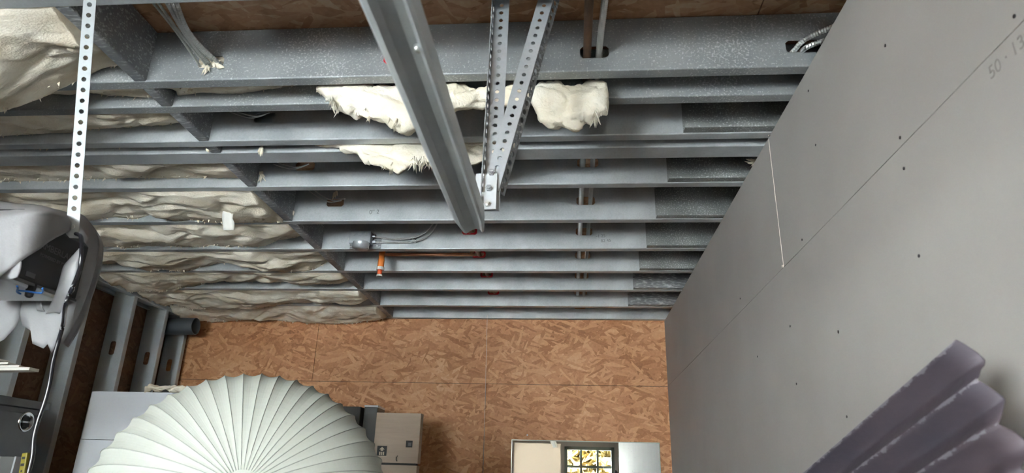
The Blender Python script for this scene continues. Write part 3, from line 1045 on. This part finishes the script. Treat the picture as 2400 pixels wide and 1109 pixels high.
for i, (l, pts) in enumerate((('upper armored cable running from the junction box up between the joists', [(868, 554), (884, 556), (920, 561), (965, 558), (995, 545), (1012, 528), (1017, 512)]),
                              ('lower armored cable running from the junction box up between the joists', [(868, 567), (886, 568), (930, 569), (975, 566), (1003, 553), (1020, 532), (1025, 512)]))):
    bm = bmesh.new()
    P_ = [onY(px, py, yj - 0.03 + 0.012 * i) for px, py in pts]
    P_ = P_ + [P_[-1] + Vector((0, -0.05, 0.05))]
    flex(bm, P_, 0.0052, 0.006, 8)
    t = thing('armored_cable', l, 'cable', P_[0], 'armored cables from the junction box')
    obj('sheath', bm, M['conduit'], t)
    bm = bmesh.new()
    tube(bm, [P_[0] + Vector((-0.006, 0, 0)), P_[0] + Vector((0.03, 0, -0.001))], [0.0085, 0.0095], 10)
    obj('connector', bm, M['zinc'], t)
    bm = bmesh.new()
    q = onY(970, 558 + 8 * i, yj - 0.012)
    obox(bm, q, (0.010, 0, 0.0), (0, 0.014, 0), (0, 0, 0.006))
    obj('clip', bm, M['conduit'], t)

# ------------------------------------------------------------------ garage track hung on perforated angles
def perforated(o, ex, ey, en, L, wd, pitch, r, mat_, parent, name, th=0.0022, m0=0.0):
    """flat bar with a row of round holes: length ex, width ey"""
    o, ex, ey = Vector(o), Vector(ex).normalized(), Vector(ey).normalized()
    bm = bmesh.new()
    n_ = int(L / pitch)
    for k in range(n_):
        c = o + ex * (k + 0.5) * pitch
        I, O = [], []
        for q in range(16):
            a = 2 * math.pi * q / 16
            ca, sa = math.cos(a), math.sin(a)
            s_ = 1 / max(abs(ca), abs(sa))
            I.append(bm.verts.new(c + ex * r * ca + ey * r * sa))
            O.append(bm.verts.new(c + ex * pitch / 2 * ca * s_ + ey * wd / 2 * sa * s_))
        for q in range(16):
            bm.faces.new((I[q], O[q], O[(q + 1) % 16], I[(q + 1) % 16]))
    bmesh.ops.remove_doubles(bm, verts=bm.verts[:], dist=1e-5)
    return obj(name, bm, mat_, parent, solid=th)


YT = 1.5
trk = thing('garage_track', 'galvanized horizontal door track running overhead toward the joists, cut open at its far end', 'track', (-0.23, YT, EYE + 0.57))
prof = [(-0.031, 0.030), (-0.034, 0.022), (-0.034, 0.004), (-0.030, 0.0), (-0.022, -0.002), (-0.012, 0.004), (0.006, 0.010), (0.020, 0.008), (0.027, 0.000), (0.031, 0.004), (0.031, 0.040), (0.026, 0.046), (0.018, 0.046)]
bm = bmesh.new()
zt_ = EYE + 0.565
ya, yb2 = -0.95, YT
A = [bm.verts.new((-0.229 + x, ya, zt_ + z)) for x, z in prof]
B = [bm.verts.new((-0.229 + x * (0.75 if x < 0 else 0.8), yb2, zt_ + z)) for x, z in prof]
mid = [bm.verts.new((-0.229 + x, yb2 - 0.06, zt_ + z)) for x, z in prof]
for r1, r2 in ((A, mid), (mid, B)):
    for k in range(len(prof) - 1):
        bm.faces.new((r1[k], r1[k + 1], r2[k + 1], r2[k]))
obj('rail', bm, M['track'], trk, solid=0.0015)
q = onZ(977, 119, zt_)
bm = bmesh.new()
tube(bm, [(q.x, q.y, zt_ + 0.012), (q.x, q.y, zt_ - 0.002)], 0.005, 10)
obj('rivet', bm, M['conduit'], trk, smooth=True)
tz0 = EYE + 0.62
hx = -0.195
h1 = thing('perforated_angle', 'upright perforated galvanized angle hanging from the ceiling to the track end', 'hanger', (hx, YT, tz0), 'perforated hangers of the track')
perforated((hx + 0.006, YT, tz0), (0.012, 0, 1), (1, 0, -0.012), (0, 1, 0), DECK - tz0, 0.041, 0.0247, 0.0056, M['zinc'], h1, 'front_flange')
perforated((hx - 0.0150, YT - 0.016, tz0), (0.012, 0, 1), (0.1, 1, 0), (1, 0, 0), DECK - tz0, 0.030, 0.0247, 0.0075, M['steel_block'], h1, 'side_flange')
b0, b1 = onY(1150, 445, YT - 0.006), onY(1281, -8, YT - 0.006)
dv = (b1 - b0)
ex = dv.normalized()
ey = Vector((ex.z, 0, -ex.x))
top_len = (DECK - b0.z) / ex.z
h2 = thing('perforated_angle', 'slanting perforated galvanized angle bracing the track end to the right', 'hanger', b0, 'perforated hangers of the track')
perforated(b0, ex, ey, None, top_len, 0.040, 0.0247, 0.0056, M['zinc'], h2, 'front_flange')
perforated(b0 + ey * 0.020 + Vector((0.004, 0.015, 0)), ex, Vector((0.45, 1, 0)), None, top_len, 0.032, 0.0247, 0.0075, M['steel_block'], h2, 'side_flange')
br = thing('track_bracket', 'bolted steel bracket joining both perforated hangers to the track end', 'bracket', (hx, YT - 0.012, tz0))
q0, q1 = onY(1112, 492, YT - 0.012), onY(1166, 408, YT - 0.012)
obj('plate', bbox(q0.x, q1.x, YT - 0.016, YT - 0.012, q0.z, q1.z), M['track'], br, bevel=0.001)
for (px, py) in ((1143, 478), (1122, 470), (1146, 442), (1152, 405)):
    q = onY(px, py, YT - 0.016)
    bm = bmesh.new()
    tube(bm, [q, q + Vector((0, -0.007, 0))], 0.0085, 6)
    tube(bm, [q, q + Vector((0, -0.012, 0))], 0.005, 8)
    obj('bolt', bm, M['conduit'] if py > 472 else M['steel_block'], br)

# ------------------------------------------------------------------ door opener in its foam wrapping
OX = -1.30
ob = thing('door_opener', 'black garage door opener head hanging in torn white foam wrapping', 'opener', (-1.44, 1.5, EYE + 0.43))
zb0, zt0 = EYE + 0.43, EYE + 0.605
oy0, oy1 = 1.427, 1.635
bm = bmesh.new()
pr = [(OX, zb0), (OX, zt0 - 0.03), (OX - 0.03, zt0), (OX - 0.25, zt0), (OX - 0.28, zt0 - 0.03), (OX - 0.28, zb0)]
A = [bm.verts.new((x, oy0, z)) for x, z in pr]
B = [bm.verts.new((x, oy1, z)) for x, z in pr]
for k in range(6):
    bm.faces.new((A[k], A[(k + 1) % 6], B[(k + 1) % 6], B[k]))
bm.faces.new(A[::-1])
bm.faces.new(B)
bmesh.ops.recalc_face_normals(bm, faces=bm.faces[:])
obj('housing', bm, M['black'], ob, bevel=0.004)
obj('rim', bbox(OX - 0.006, OX + 0.002, oy0, oy1, zb0 - 0.006, zb0), M['print'], ob)
obj('light_lens', bbox(OX - 0.27, OX - 0.008, 1.36, 1.60, zb0 - 0.014, zb0 - 0.0005), M['lens'], ob, bevel=0.004, label='pale translucent light lens under the opener')
bm = bmesh.new()
q = onZ(70, 685, zb0 - 0.02)
tube(bm, [(q.x, q.y, zb0), (q.x, q.y, zb0 - 0.03), (q.x, q.y, zb0 - 0.034)], [0.012, 0.009, 0.004], 12)
obj('knob', bm, M['black'], ob, smooth=True)
for pts in ([(40, 681), (62, 683), (97, 687), (100, 676)], [(40, 671), (42, 676), (40, 684), (48, 689)]):
    bm = bmesh.new()
    tube(bm, spline([onZ(px, py, zb0 - 0.022) for px, py in pts], 6), 0.0024, 6)
    obj('wire', bm, M['blue'], ob, smooth=True, label='blue wire')
p = onX(83, 567, OX)
q = onX(163, 603, OX)
text('lettering', 'CHAMBERLAIN', 0.0235, M['print'], ob, (OX + 0.0006, 1.437, EYE + 0.5195), (0, 1, 0.0), (0, 0, 1))
text('lettering', 'POWERED BY MYQ', 0.0115, M['print'], ob, (OX + 0.0006, 1.478, EYE + 0.500), (0, 1, 0.0), (0, 0, 1))
p = onX(60, 638, OX)
bm = bmesh.new()
obox(bm, (OX, p.y + 0.016, p.z - 0.002), (0.0006, 0, 0), (0, 0.015, 0), (0, 0, 0.006))
obj('badge', bm, M['print'], ob)
# strap up to the joist
s0 = onX(170, 542, OX + 0.004)
s1 = Vector((-1.262, 1.362, H - 0.001))
st = thing('hanger_strap', 'pale perforated strap hanging from the joist down to the black opener', 'hanger', s0)
ex = (s1 - s0).normalized()
ey = Vector((1, 0.35, 0)) - ex * ex.dot(Vector((1, 0.35, 0)))
perforated(s0 + ex * 0.045, ex, ey, None, (s1 - s0).length - 0.045, 0.030, 0.0285, 0.0062, M['strap'], st, 'perforated_bar', th=0.003)
bm = bmesh.new()
eyn = ey.normalized()
en = ex.cross(eyn)
obox(bm, s0 + ex * 0.014, eyn * 0.015, en * 0.0012, ex * 0.032)
obj('end_tab', bm, M['steel'], st)
bm = bmesh.new()
q = s0 + ex * 0.012
qs = en if en.y < 0 else -en
tube(bm, [q, q + qs * 0.006], 0.006, 8)
obj('bolt', bm, M['conduit'], st)


# foam sheets (thin, really hung round the opener)
def sheet(parent, name, top, bot, depth, rows=10, bul=0.03, nrm=(1, -0.4, 0), wob=0.006, seed=0, per=6, smooth_pts=True):
    """foam sheet between an upper and a lower edge; edges are real points in the room"""
    if smooth_pts:
        a, b = spline(top, per), spline(bot, per)
    else:
        a, b = [Vector(p) for p in top], [Vector(p) for p in bot]
    nv = Vector(nrm).normalized()
    R = []
    for i in range(rows + 1):
        t = i / rows
        row = []
        for k, (p0, p1) in enumerate(zip(a, b)):
            p = p0 * (1 - t) + p1 * t
            p = p + nv * (bul * math.sin(math.pi * t) + wob * fb(p * 14 + Vector((seed, 0, 0)), 3))
            row.append(p)
        R.append(row)
    return obj(name, loft(R), M['foam'], parent, smooth=True, solid=0.003)


fw_ = thing('foam_wrapping', 'torn white foam sheet draped round the black door opener', 'foam sheet', (-1.44, 1.62, EYE + 0.3))
rowsd = [[onY(px, py, y) for px, py, y in r] for r in (
    ((-70, 462, 1.66), (-20, 470, 1.66), (40, 478, 1.66), (85, 481, 1.66), (120, 489, 1.67), (150, 496, 1.68), (172, 508, 1.69)),
    ((-70, 500, 1.43), (-20, 496, 1.43), (40, 492, 1.43), (85, 491, 1.44), (120, 496, 1.46), (150, 503, 1.52), (170, 513, 1.60)),
    ((-70, 560, 1.385), (-20, 545, 1.385), (20, 530, 1.39), (58, 518, 1.40), (95, 514, 1.425), (132, 514, 1.47), (166, 522, 1.55)),
    ((-70, 700, 1.37), (-20, 665, 1.37), (12, 640, 1.385), (50, 612, 1.40), (88, 586, 1.43), (125, 562, 1.48), (163, 538, 1.545)))]
cols = [spline(r, 6) for r in rowsd]
down = [spline([c[k] for c in cols], 6) for k in range(len(cols[0]))]
for k, dcol in enumerate(down):
    for p in dcol:
        p += Vector((0, -1, 0)) * 0.006 * fb(p * 13, 3)
obj('top_drape', loft(down), M['foam'], fw_, smooth=True, solid=0.003)
T = [onY(px, py, 1.395) for px, py in ((-70, 700), (-40, 678), (-10, 655), (25, 632), (50, 613))]
B_ = [onY(px, py, 1.40) for px, py in ((-70, 720), (-40, 690), (-5, 656), (22, 655), (42, 650))]
sheet(fw_, 'top_drape', T, B_, 0, bul=0.006, seed=2)
# loop round the far end
O_ = [onY(px, py, y) for px, py, y in ((172, 497, 1.72), (196, 506, 1.75), (216, 530, 1.77), (229, 556, 1.78), (231, 580, 1.78), (224, 622, 1.77), (208, 675, 1.76), (188, 730, 1.75), (166, 775, 1.75), (146, 806, 1.75))]
I_ = [onY(px, py, y) for px, py, y in ((168, 508, 1.70), (184, 528, 1.70), (198, 545, 1.70), (205, 562, 1.69), (188, 592, 1.69), (188, 632, 1.70), (180, 680, 1.71), (164, 722, 1.72), (148, 760, 1.73), (138, 800, 1.74))]
sheet(fw_, 'end_loop', O_, I_, 0, bul=0.022, nrm=(0.5, -1, 0), seed=3)
# far side of the loop, behind
O2 = [p + Vector((-0.02, 0.05, 0)) for p in O_]
I2 = [onY(px, py, 1.86) for px, py in ((150, 508), (150, 540), (150, 570), (150, 590), (150, 620), (150, 650), (140, 690), (135, 730), (130, 760), (126, 790))]
sheet(fw_, 'end_loop', O2, I2, 0, bul=0.0, nrm=(0.5, -1, 0), seed=4)
# folded band crossing the face
A_ = [onX(px, py, x) for px, py, x in ((186, 583, -1.255), (168, 603, -1.262), (150, 624, -1.268), (142, 650, -1.27), (136, 675, -1.27), (126, 700, -1.29), (108, 736, -1.33))]
B2 = [onX(px, py, x) for px, py, x in ((189, 590, -1.235), (187, 612, -1.225), (178, 640, -1.22), (172, 660, -1.225), (176, 678, -1.225), (158, 700, -1.25), (140, 736, -1.29))]
sheet(fw_, 'folded_band', A_, B2, 0, bul=0.012, nrm=(1, -0.8, 0.2), seed=5)
# hanging torn ends
yt = 1.70
TT = [onY(px, py, yt) for px, py in ((57, 700), (72, 696), (90, 696), (104, 698), (118, 698), (132, 698), (146, 698), (160, 698), (190, 695))]
BB = [onY(px, py, yt + 0.02) for px, py in ((54, 762), (74, 775), (79, 806), (103, 817), (112, 806), (121, 827), (128, 815), (142, 800), (170, 762))]
sheet(fw_, 'torn_end', TT, BB, 0, bul=0.012, nrm=(0, -1, 0), seed=6, smooth_pts=False)
TT = [onY(px, py, yt + 0.03) for px, py in ((-70, 690), (-40, 690), (-12, 692), (12, 696), (34, 699), (60, 699))]
BB = [onY(px, py, yt + 0.03) for px, py in ((-70, 850), (-40, 825), (-8, 805), (12, 796), (36, 768), (59, 722))]
sheet(fw_, 'torn_end', TT, BB, 0, bul=0.012, nrm=(0, -1, 0), seed=7, smooth_pts=False)
TT = [onY(px, py, yt - 0.03) for px, py in ((88, 728), (92, 729), (97, 730), (105, 730))]
BB = [onY(px, py, yt - 0.05) for px, py in ((87, 700), (90, 692), (94, 689), (99, 705))]
sheet(fw_, 'torn_flap', TT, BB, 0, bul=0.008, nrm=(0, -1, 0), seed=8)

# power cord of the opener
bm = bmesh.new()
pts = [onX(178, 548, -1.27), onX(190, 556, -1.24), onX(191, 590, -1.215), onX(187, 630, -1.21), onX(174, 665, -1.20), onX(163, 690, -1.21), onX(153, 720, -1.22)]
pts += [onY(px, py, 1.60) for px, py in ((148, 760), (137, 800), (124, 850), (116, 900), (104, 945), (90, 985), (80, 1025), (76, 1070), (66, 1115), (58, 1180))]
tube(bm, spline(pts, 8), 0.0052, 10)
tag(obj('power_cord', bm, M['cord'], smooth=True), 'black power cord hanging down from the door opener', 'cord')

BZ = 0.985                                           # workbench height
# ------------------------------------------------------------------ left corner: cabinet, slats, level, pipe
cb_ = thing('metal_cabinet', 'dark grey metal cabinet with a round chrome lock against the left wall', 'cabinet', (-2.79, 2.9, 0))
cz1 = EYE + 0.315
obj('body', bbox(XL + 0.01, -2.6, 2.1, 3.24, 0, cz1 - 0.03), M['dark_metal'], cb_, bevel=0.003)
obj('top', bbox(XL + 0.005, -2.585, 2.08, 3.262, cz1 - 0.028, cz1 + 0.01), M['dark_metal'], cb_, bevel=0.003)
obj('door', bbox(-2.599, -2.582, 2.14, 3.20, 0.06, cz1 - 0.055), M['dark_metal'], cb_, bevel=0.003)
q = onX(60, 989, -2.582)
lk = None
bm = bmesh.new()
R_ = []
for (x, r) in ((0.0, 0.047), (0.006, 0.046), (0.008, 0.040), (0.001, 0.036)):
    R_.append([bm.verts.new((-2.582 + x, q.y + r * math.cos(a), q.z + r * math.sin(a))) for a in [2 * math.pi * k / 24 for k in range(24)]])
for a, b in zip(R_, R_[1:]):
    for k in range(24):
        bm.faces.new((a[k], a[(k + 1) % 24], b[(k + 1) % 24], b[k]))
bm.faces.new(R_[-1])
lk = obj('lock', bm, M['chrome'], cb_, smooth=True, label='round chrome lock')
for dz in (-0.014, 0.012):
    obj('slot', bbox(-2.581, -2.574, q.y - 0.022, q.y + 0.018, q.z + dz - 0.009, q.z + dz + 0.009), M['ink'], lk)

for i, (px, py, ln) in enumerate(((79, 872, 0.8), (55, 866, 0.72), (29, 859, 0.62), (10, 851, 0.58))):
    q = onY(px, py, 2.35 + 0.006 * i)
    bm = bmesh.new()
    obox(bm, q + Vector((-0.35, 0, 0)), (0.35, 0, 0.008), (0, 0.024, 0), (0, 0, 0.0036 if i else 0.0055))
    tag(obj('white_strip', bm, M['white_paint'], bevel=0.0008), ['longest white strip, bottom one of the small stack at left edge', 'white strip second from the bottom of the small stack at left edge',
        'white strip third from the bottom of the small stack at left edge', 'shortest white strip on top of the small stack at left edge'][i], 'strip', 'white strips stacked at the left edge')
sb = thing('slat_rack', 'dark arm holding the stack of white strips', 'rack', (-2.5, 2.35, EYE + 0.3))
q = onY(79, 872, 2.35)
obj('arm', bbox(-2.96, -2.30, 2.33, 2.37, q.z - 0.037, q.z - 0.017), M['dark_metal'], sb)

gb = thing('grey_case', 'grey metal case with a pale edge in the bottom left corner', 'case', (-2.1, 2.2, BZ))
a, b = onY(-60, 1068, 2.2), onY(40, 1071, 2.2)
obj('body', bbox(a.x, b.x - 0.006, 2.2, 2.225, BZ, b.z), M['dark_metal'], gb, bevel=0.002)
obj('edge', bbox(b.x - 0.006, b.x, 2.197, 2.227, BZ, b.z + 0.001), M['zinc'], gb)
obj('edge', bbox(onY(2, 1068, 2.2).x - 0.004, onY(2, 1068, 2.2).x, 2.197, 2.2, BZ, b.z + 0.001), M['zinc'], gb)
yl = thing('yellow_tool', 'yellow tool end with black marks standing beside the grey case', 'tool', (-1.77, 2.17, BZ))
a, b = onY(64, 1062, 2.17), onY(44, 1180, 2.17)
b = a + (b - a) * ((a.z - BZ - 0.003) / (a.z - b.z))
bm = bmesh.new()
ax = (a - b).normalized()
sx = Vector((ax.z, 0, -ax.x))
L_ = (a - b).length
obox(bm, (a + b) / 2, sx * 0.0095, (0, 0.012, 0), ax * (L_ / 2))
obj('body', bm, M['yellow'], yl, bevel=0.003)
for (t, hw, hh) in ((0.016, 0.005, 0.004), (0.037, 0.006, 0.004), (0.056, 0.0025, 0.003)):
    bm = bmesh.new()
    obox(bm, a - ax * t + Vector((0, -0.0123, 0)), sx * hw, (0, 0.0005, 0), ax * hh)
    obj('mark', bm, M['ink'], yl)

bm = bmesh.new()
py_ = 4.80
pz_ = onY(430, 765, py_).z
R_ = []
xe = onY(459, 767, py_).x
for (x, r) in ((OSBX + 0.004, 0.064), (xe - 0.003, 0.064), (xe, 0.062), (xe, 0.056), (xe - 0.22, 0.055)):
    R_.append([bm.verts.new((x, py_ + r * math.cos(a), pz_ + r * math.sin(a))) for a in [2 * math.pi * k / 28 for k in range(28)]])
for a, b in zip(R_, R_[1:]):
    for k in range(28):
        bm.faces.new((a[k], a[(k + 1) % 28], b[(k + 1) % 28], b[k]))
bm.faces.new(R_[0][::-1])
bm.faces.new(R_[-1])
tag(obj('plastic_pipe', bm, M['pvc'], smooth=True), 'dark grey open ended plastic pipe sticking out of the left wall corner', 'pipe')

# ------------------------------------------------------------------ workbench load: board, shade, boxes
BZ = 0.985
wb_ = thing('workbench', 'wooden workbench carrying the white shade and cartons', 'workbench', (-1.5, 3.3, 0))
obj('top', bbox(-2.56, -0.5, 1.85, 4.78, BZ - 0.04, BZ), M['wood'], wb_)
for x in (-2.5, -0.56):
    for y in (1.92, 4.7):
        obj('leg', bbox(x - 0.04, x + 0.04, y - 0.04, y + 0.04, 0, BZ - 0.04), M['wood'], wb_)
q = onY(215, 917, 3.62)
zs = onY(200, 1030, 3.62).z
tag(obj('white_board', bbox(q.x, -1.35, 3.62, 3.66, BZ, zs - 0.001), M['board'], bevel=0.0015), 'lower white panel board standing behind the round shade', 'board')
tag(obj('white_board', bbox(q.x + 0.002, -1.35, 3.621, 3.661, zs + 0.001, q.z), M['board'], bevel=0.0015), 'upper white panel board with its corner beside the studs', 'board')
lump('insulation_scrap', onY(342, 908, 3.66).x, onY(450, 908, 3.66).x, 3.65, 0.03, q.z + 0.045, [q.z - 0.002, q.z, q.z - 0.002, q.z, q.z - 0.002], 41,
     'strip of white insulation lying on the white board top edge')

# round pleated shade
ls = thing('pleated_shade', 'large round white pleated lamp shade with a scalloped rim', 'lamp shade', (-1.03, 2.2, BZ))
n_ = Vector((0.42, -1, 0.33)).normalized()
uu = -n_.cross(Vector((0, 0, 1))).normalized()
vv = n_.cross(uu)
if vv.z < 0:
    vv = -vv
SF = 2.2 / 3.0
Cn = Vector((-1.396 * SF, 3.0 * SF, EYE - 0.152 * SF))
RR, NR, PH = 0.635 * SF, 48, 2.756
for side, hgt, nm in ((1, 0.40 * SF, 'front_cover'), (-1, 0.20 * SF, 'back_cover')):
    bm = bmesh.new()
    nr, sub = 22, 6
    rings = []
    for i in range(nr + 1):
        t = i / nr                                   # 0 rim .. 1 centre
        rr = RR * math.cos(t * math.pi / 2 * 0.93)
        hh = hgt * (math.sin(t * math.pi / 2 * 0.93)) ** 1.15
        ring = []
        for k in range(NR * sub):
            a = PH - 2 * math.pi * k / (NR * sub)
            ph = (k % sub) / sub
            sc_ = 1 - abs(2 * ph - 1) ** 1.6 if ph else 0     # sag between ribs
            dr = 0.026 * sc_ * (1 - t) ** 1.2
            dh = 0.003 * sc_ * (1 - t * 0.8)
            p = Cn + (uu * math.cos(a) + vv * math.sin(a)) * (rr * (1 - dr)) + n_ * side * (hh - dh * min(1, t * 5))
            ring.append(bm.verts.new(p))
        rings.append(ring)
    for a, b in zip(rings, rings[1:]):
        for k in range(len(a)):
            bm.faces.new((a[k], a[(k + 1) % len(a)], b[(k + 1) % len(a)], b[k]))
    bm.faces.new(rings[-1])
    bmesh.ops.recalc_face_normals(bm, faces=bm.faces[:])
    obj(nm, bm, M['shade'], ls)
bm = bmesh.new()
for k in range(NR):
    a = PH - 2 * math.pi * k / NR
    pts = []
    for i in range(20):
        t = i / 19
        rr = RR * math.cos(t * math.pi / 2 * 0.93)
        hh = 0.40 * SF * (math.sin(t * math.pi / 2 * 0.93)) ** 1.15
        pts.append(Cn + (uu * math.cos(a) + vv * math.sin(a)) * rr + n_ * hh)
    tube(bm, pts, 0.0016, 5)
rb = obj('ribs', bm, mat('rib_wire', (0.40, 0.42, 0.385), 0.6), ls, smooth=True)
rb['kind'] = 'stuff'

# cartons
q0, q1 = onY(884, 957, 4.42), onY(979, 1087, 4.42)
cbx = thing('cardboard_box', 'tan cardboard box with a black warning label on top of another carton', 'box', ((q0.x + q1.x) / 2, 4.55, q1.z), 'cartons beside the shade')
zt2 = onY(930, 968, 4.42).z
obj('carton', bbox(q0.x, q1.x, 4.42, 4.50, q1.z, zt2), M['card'], cbx, bevel=0.003)
a, b = onY(884, 1045, 4.418), onY(906, 1070, 4.418)
lb = obj('label', bbox(a.x, b.x, 4.4185, 4.42, b.z - 0.004, a.z + 0.002), M['label'], cbx)
obj('warning_panel', bbox(a.x + 0.002, b.x - 0.002, 4.4175, 4.4186, b.z + 0.003, a.z), M['ink'], lb, label='black panel with pale arrow and glasses symbols')
bm = bmesh.new()
mx_, mz_ = (a.x + b.x) / 2, a.z
bm.faces.new([bm.verts.new(v) for v in ((mx_ - 0.018, 4.417, mz_ - 0.022), (mx_ + 0.018, 4.417, mz_ - 0.022), (mx_, 4.417, mz_ - 0.006))])
box(bm, mx_ - 0.008, mx_ + 0.008, 4.4168, 4.4175, mz_ - 0.03, mz_ - 0.022)
for k in (-1, 0, 1):
    box(bm, mx_ + k * 0.012 - 0.004, mx_ + k * 0.012 + 0.004, 4.4168, 4.4175, mz_ - 0.056, mz_ - 0.036)
obj('symbol', bm, M['label'], lb)
a, b = onY(952, 1033, 4.418), onY(966, 1049, 4.418)
lb = obj('stamp', bbox(a.x, b.x, 4.4186, 4.42, b.z, a.z), M['ink'], cbx, label='small black square stamp')
obj('symbol', bbox(a.x + 0.014, b.x - 0.008, 4.4178, 4.4186, b.z + 0.008, a.z - 0.012), M['print'], lb)
q = onY(930, 1075, 4.418)
bm = bmesh.new()
tube(bm, [q + Vector((0.004, 0, 0.017)), q + Vector((-0.003, -0.001, 0.006)), q + Vector((-0.003, -0.001, -0.006)), q + Vector((0.003, 0, -0.017))], 0.003, 6)
obj('mark', bm, M['ink'], cbx)
cb2 = thing('cardboard_box', 'lower carton mostly hidden under the box with the warning label', 'box', ((q0.x + q1.x) / 2, 4.55, BZ), 'cartons beside the shade')
obj('carton', bbox(q0.x - 0.01, q1.x - 0.004, 4.423, 4.50, BZ, q1.z - 0.012), M['card'], cb2, bevel=0.003)
obj('lid_gap_shade', bbox(q0.x, q1.x - 0.014, 4.43, 4.495, q1.z - 0.012, q1.z), M['ink'], cb2)  # black slab paints the shade between the two cartons
dk = thing('dark_case', 'dark grey metal case standing between the shade and the tan carton', 'case', (-1.42, 4.6, BZ))
q = onY(852, 955, 4.52)
obj('body', bbox(q.x + 0.012, q0.x - 0.018, 4.50, 4.68, BZ, q.z + 0.0), M['dark_metal'], dk, bevel=0.004)
obj('body', bbox(-1.72, q.x - 0.006, 4.48, 4.68, BZ, q.z + 0.0), M['dark_metal'], dk, bevel=0.004)
obj('top_cap', bbox(q.x + 0.012, q0.x - 0.018, 4.50, 4.68, q.z, q.z + 0.012), M['lens'], dk, label='pale cap')

# ------------------------------------------------------------------ mirror leaning on the strand board wall
mr = thing('mirror', 'frameless mirror on the strand board wall reflecting a window', 'mirror', (0.1, 5.03, 0.1))
a, b = onY(1199, 1030, 5.03), onY(1546, 1040, 5.03)
obj('glass', bbox(a.x + 0.006, b.x - 0.006, 5.031, 5.04, 0.012, a.z - 0.006), M['mirror'], mr)
bm = bmesh.new()
for s in ((a.x, a.x + 0.006, 0.006, a.z), (b.x - 0.006, b.x, 0.006, a.z), (a.x, b.x, a.z - 0.006, a.z), (a.x, b.x, 0.006, 0.012)):
    box(bm, s[0], s[1], 5.030, 5.042, s[2], s[3])
obj('bevelled_edge', bm, M['glass_edge'], mr)
obj('backing', bbox(a.x, b.x, 5.041, 5.047, 0, a.z), M['ink'], mr)

bm = bmesh.new()
s0 = Vector((-0.622, 4.995, H + 0.02))
tube(bm, [s0 + Vector((0.0, -0.02, 0)), (-0.622, 4.985, H - 0.01), (-0.617, 5.04, 1.9), (-0.612, 5.043, 1.3), (-0.612, 5.043, 0.9)], 0.0016, 6)
tag(obj('string', bm, M['string'], smooth=True), 'thin pale string hanging down the strand board wall', 'string')
q = onY(1236, 1020, 5.045)
bm = bmesh.new()
tube(bm, [q, q + Vector((0, -0.008, 0))], 0.006, 10)
tag(obj('wall_screw', bm, M['plastic'], smooth=True), 'small pale screw head on the strand board just above the mirror', 'screw')

# ------------------------------------------------------------------ corrugated sheet leaning by the right wall
Ld = Vector((-0.0849, 0.9557, -0.2819)).normalized()
tip = onY(2240, 797, 1.03)
Wd = Vector((0.10, -0.26, -0.96))
Wd = (Wd - Ld * Wd.dot(Ld)).normalized()
Nn = Ld.cross(Wd).normalized()
if Nn.x > 0:
    Nn = -Nn                                          # towards the room
bm = bmesh.new()
PITCH, AMP, LEN, WID = 0.0625, 0.0135, 2.3, 0.90
nw = int(WID / PITCH * 14)
edge = []
for k in range(nw + 1):
    s = WID * k / nw
    ph = s / PITCH
    f = ph - math.floor(ph)
    z = AMP * (abs(2 * f - 1) ** 1.35 * 2 - 1)        # sharper crests towards the room, round valleys
    edge.append(tip + Wd * s + Nn * (z - AMP))
nl = 40
rows = []
for i in range(nl + 1):
    t = LEN * i / nl
    rows.append([p + Ld * t + Wd * (0.004 * fb(Vector((t * 30, k * 0.2, 0)), 2) if i == 0 else 0) for k, p in enumerate(edge)])
co_ = tag(obj('corrugated_sheet', loft(rows), M['corrugated'], smooth=True, solid=0.0025),
    'purple grey corrugated sheet leaning by the grey board wall', 'corrugated sheet')

# scuffed crests: a wear value stored on the sheet, used by its material
wear = []
for i in range(nl + 1):
    for k in range(nw + 1):
        f = (WID * k / nw / PITCH) % 1.0
        d = min(f, 1 - f)
        wear.append(max(0.0, 1 - d / 0.16))
at_ = co_.data.attributes.new('crest_wear', 'FLOAT', 'POINT')
at_.data.foreach_set('value', wear[:len(co_.data.vertices)])
nt, b = nodes(M['corrugated'])
an = N(nt, 'ShaderNodeAttribute', attribute_name='crest_wear')
tc = N(nt, 'ShaderNodeTexCoord')
nz = N(nt, 'ShaderNodeTexNoise')
nz.inputs['Scale'].default_value = 38
nz.inputs['Detail'].default_value = 9
nz.inputs['Roughness'].default_value = 0.68
nt.links.new(tc.outputs['Object'], nz.inputs['Vector'])
mm = N(nt, 'ShaderNodeMath', operation='MULTIPLY_ADD')
nt.links.new(an.outputs['Fac'], mm.inputs[0])
mm.inputs[1].default_value = 0.55
nt.links.new(nz.outputs[0], mm.inputs[2])
f = ramp(nt, mm.outputs[0], [(0.95, (0, 0, 0)), (1.16, (1, 1, 1))])
mx = N(nt, 'ShaderNodeMixRGB')
nt.links.new(f, mx.inputs[0])
nt.links.new(b.inputs['Base Color'].links[0].from_socket, mx.inputs[1])
mx.inputs[2].default_value = (0.2, 0.185, 0.21, 1)
nt.links.new(mx.outputs[0], b.inputs['Base Color'])
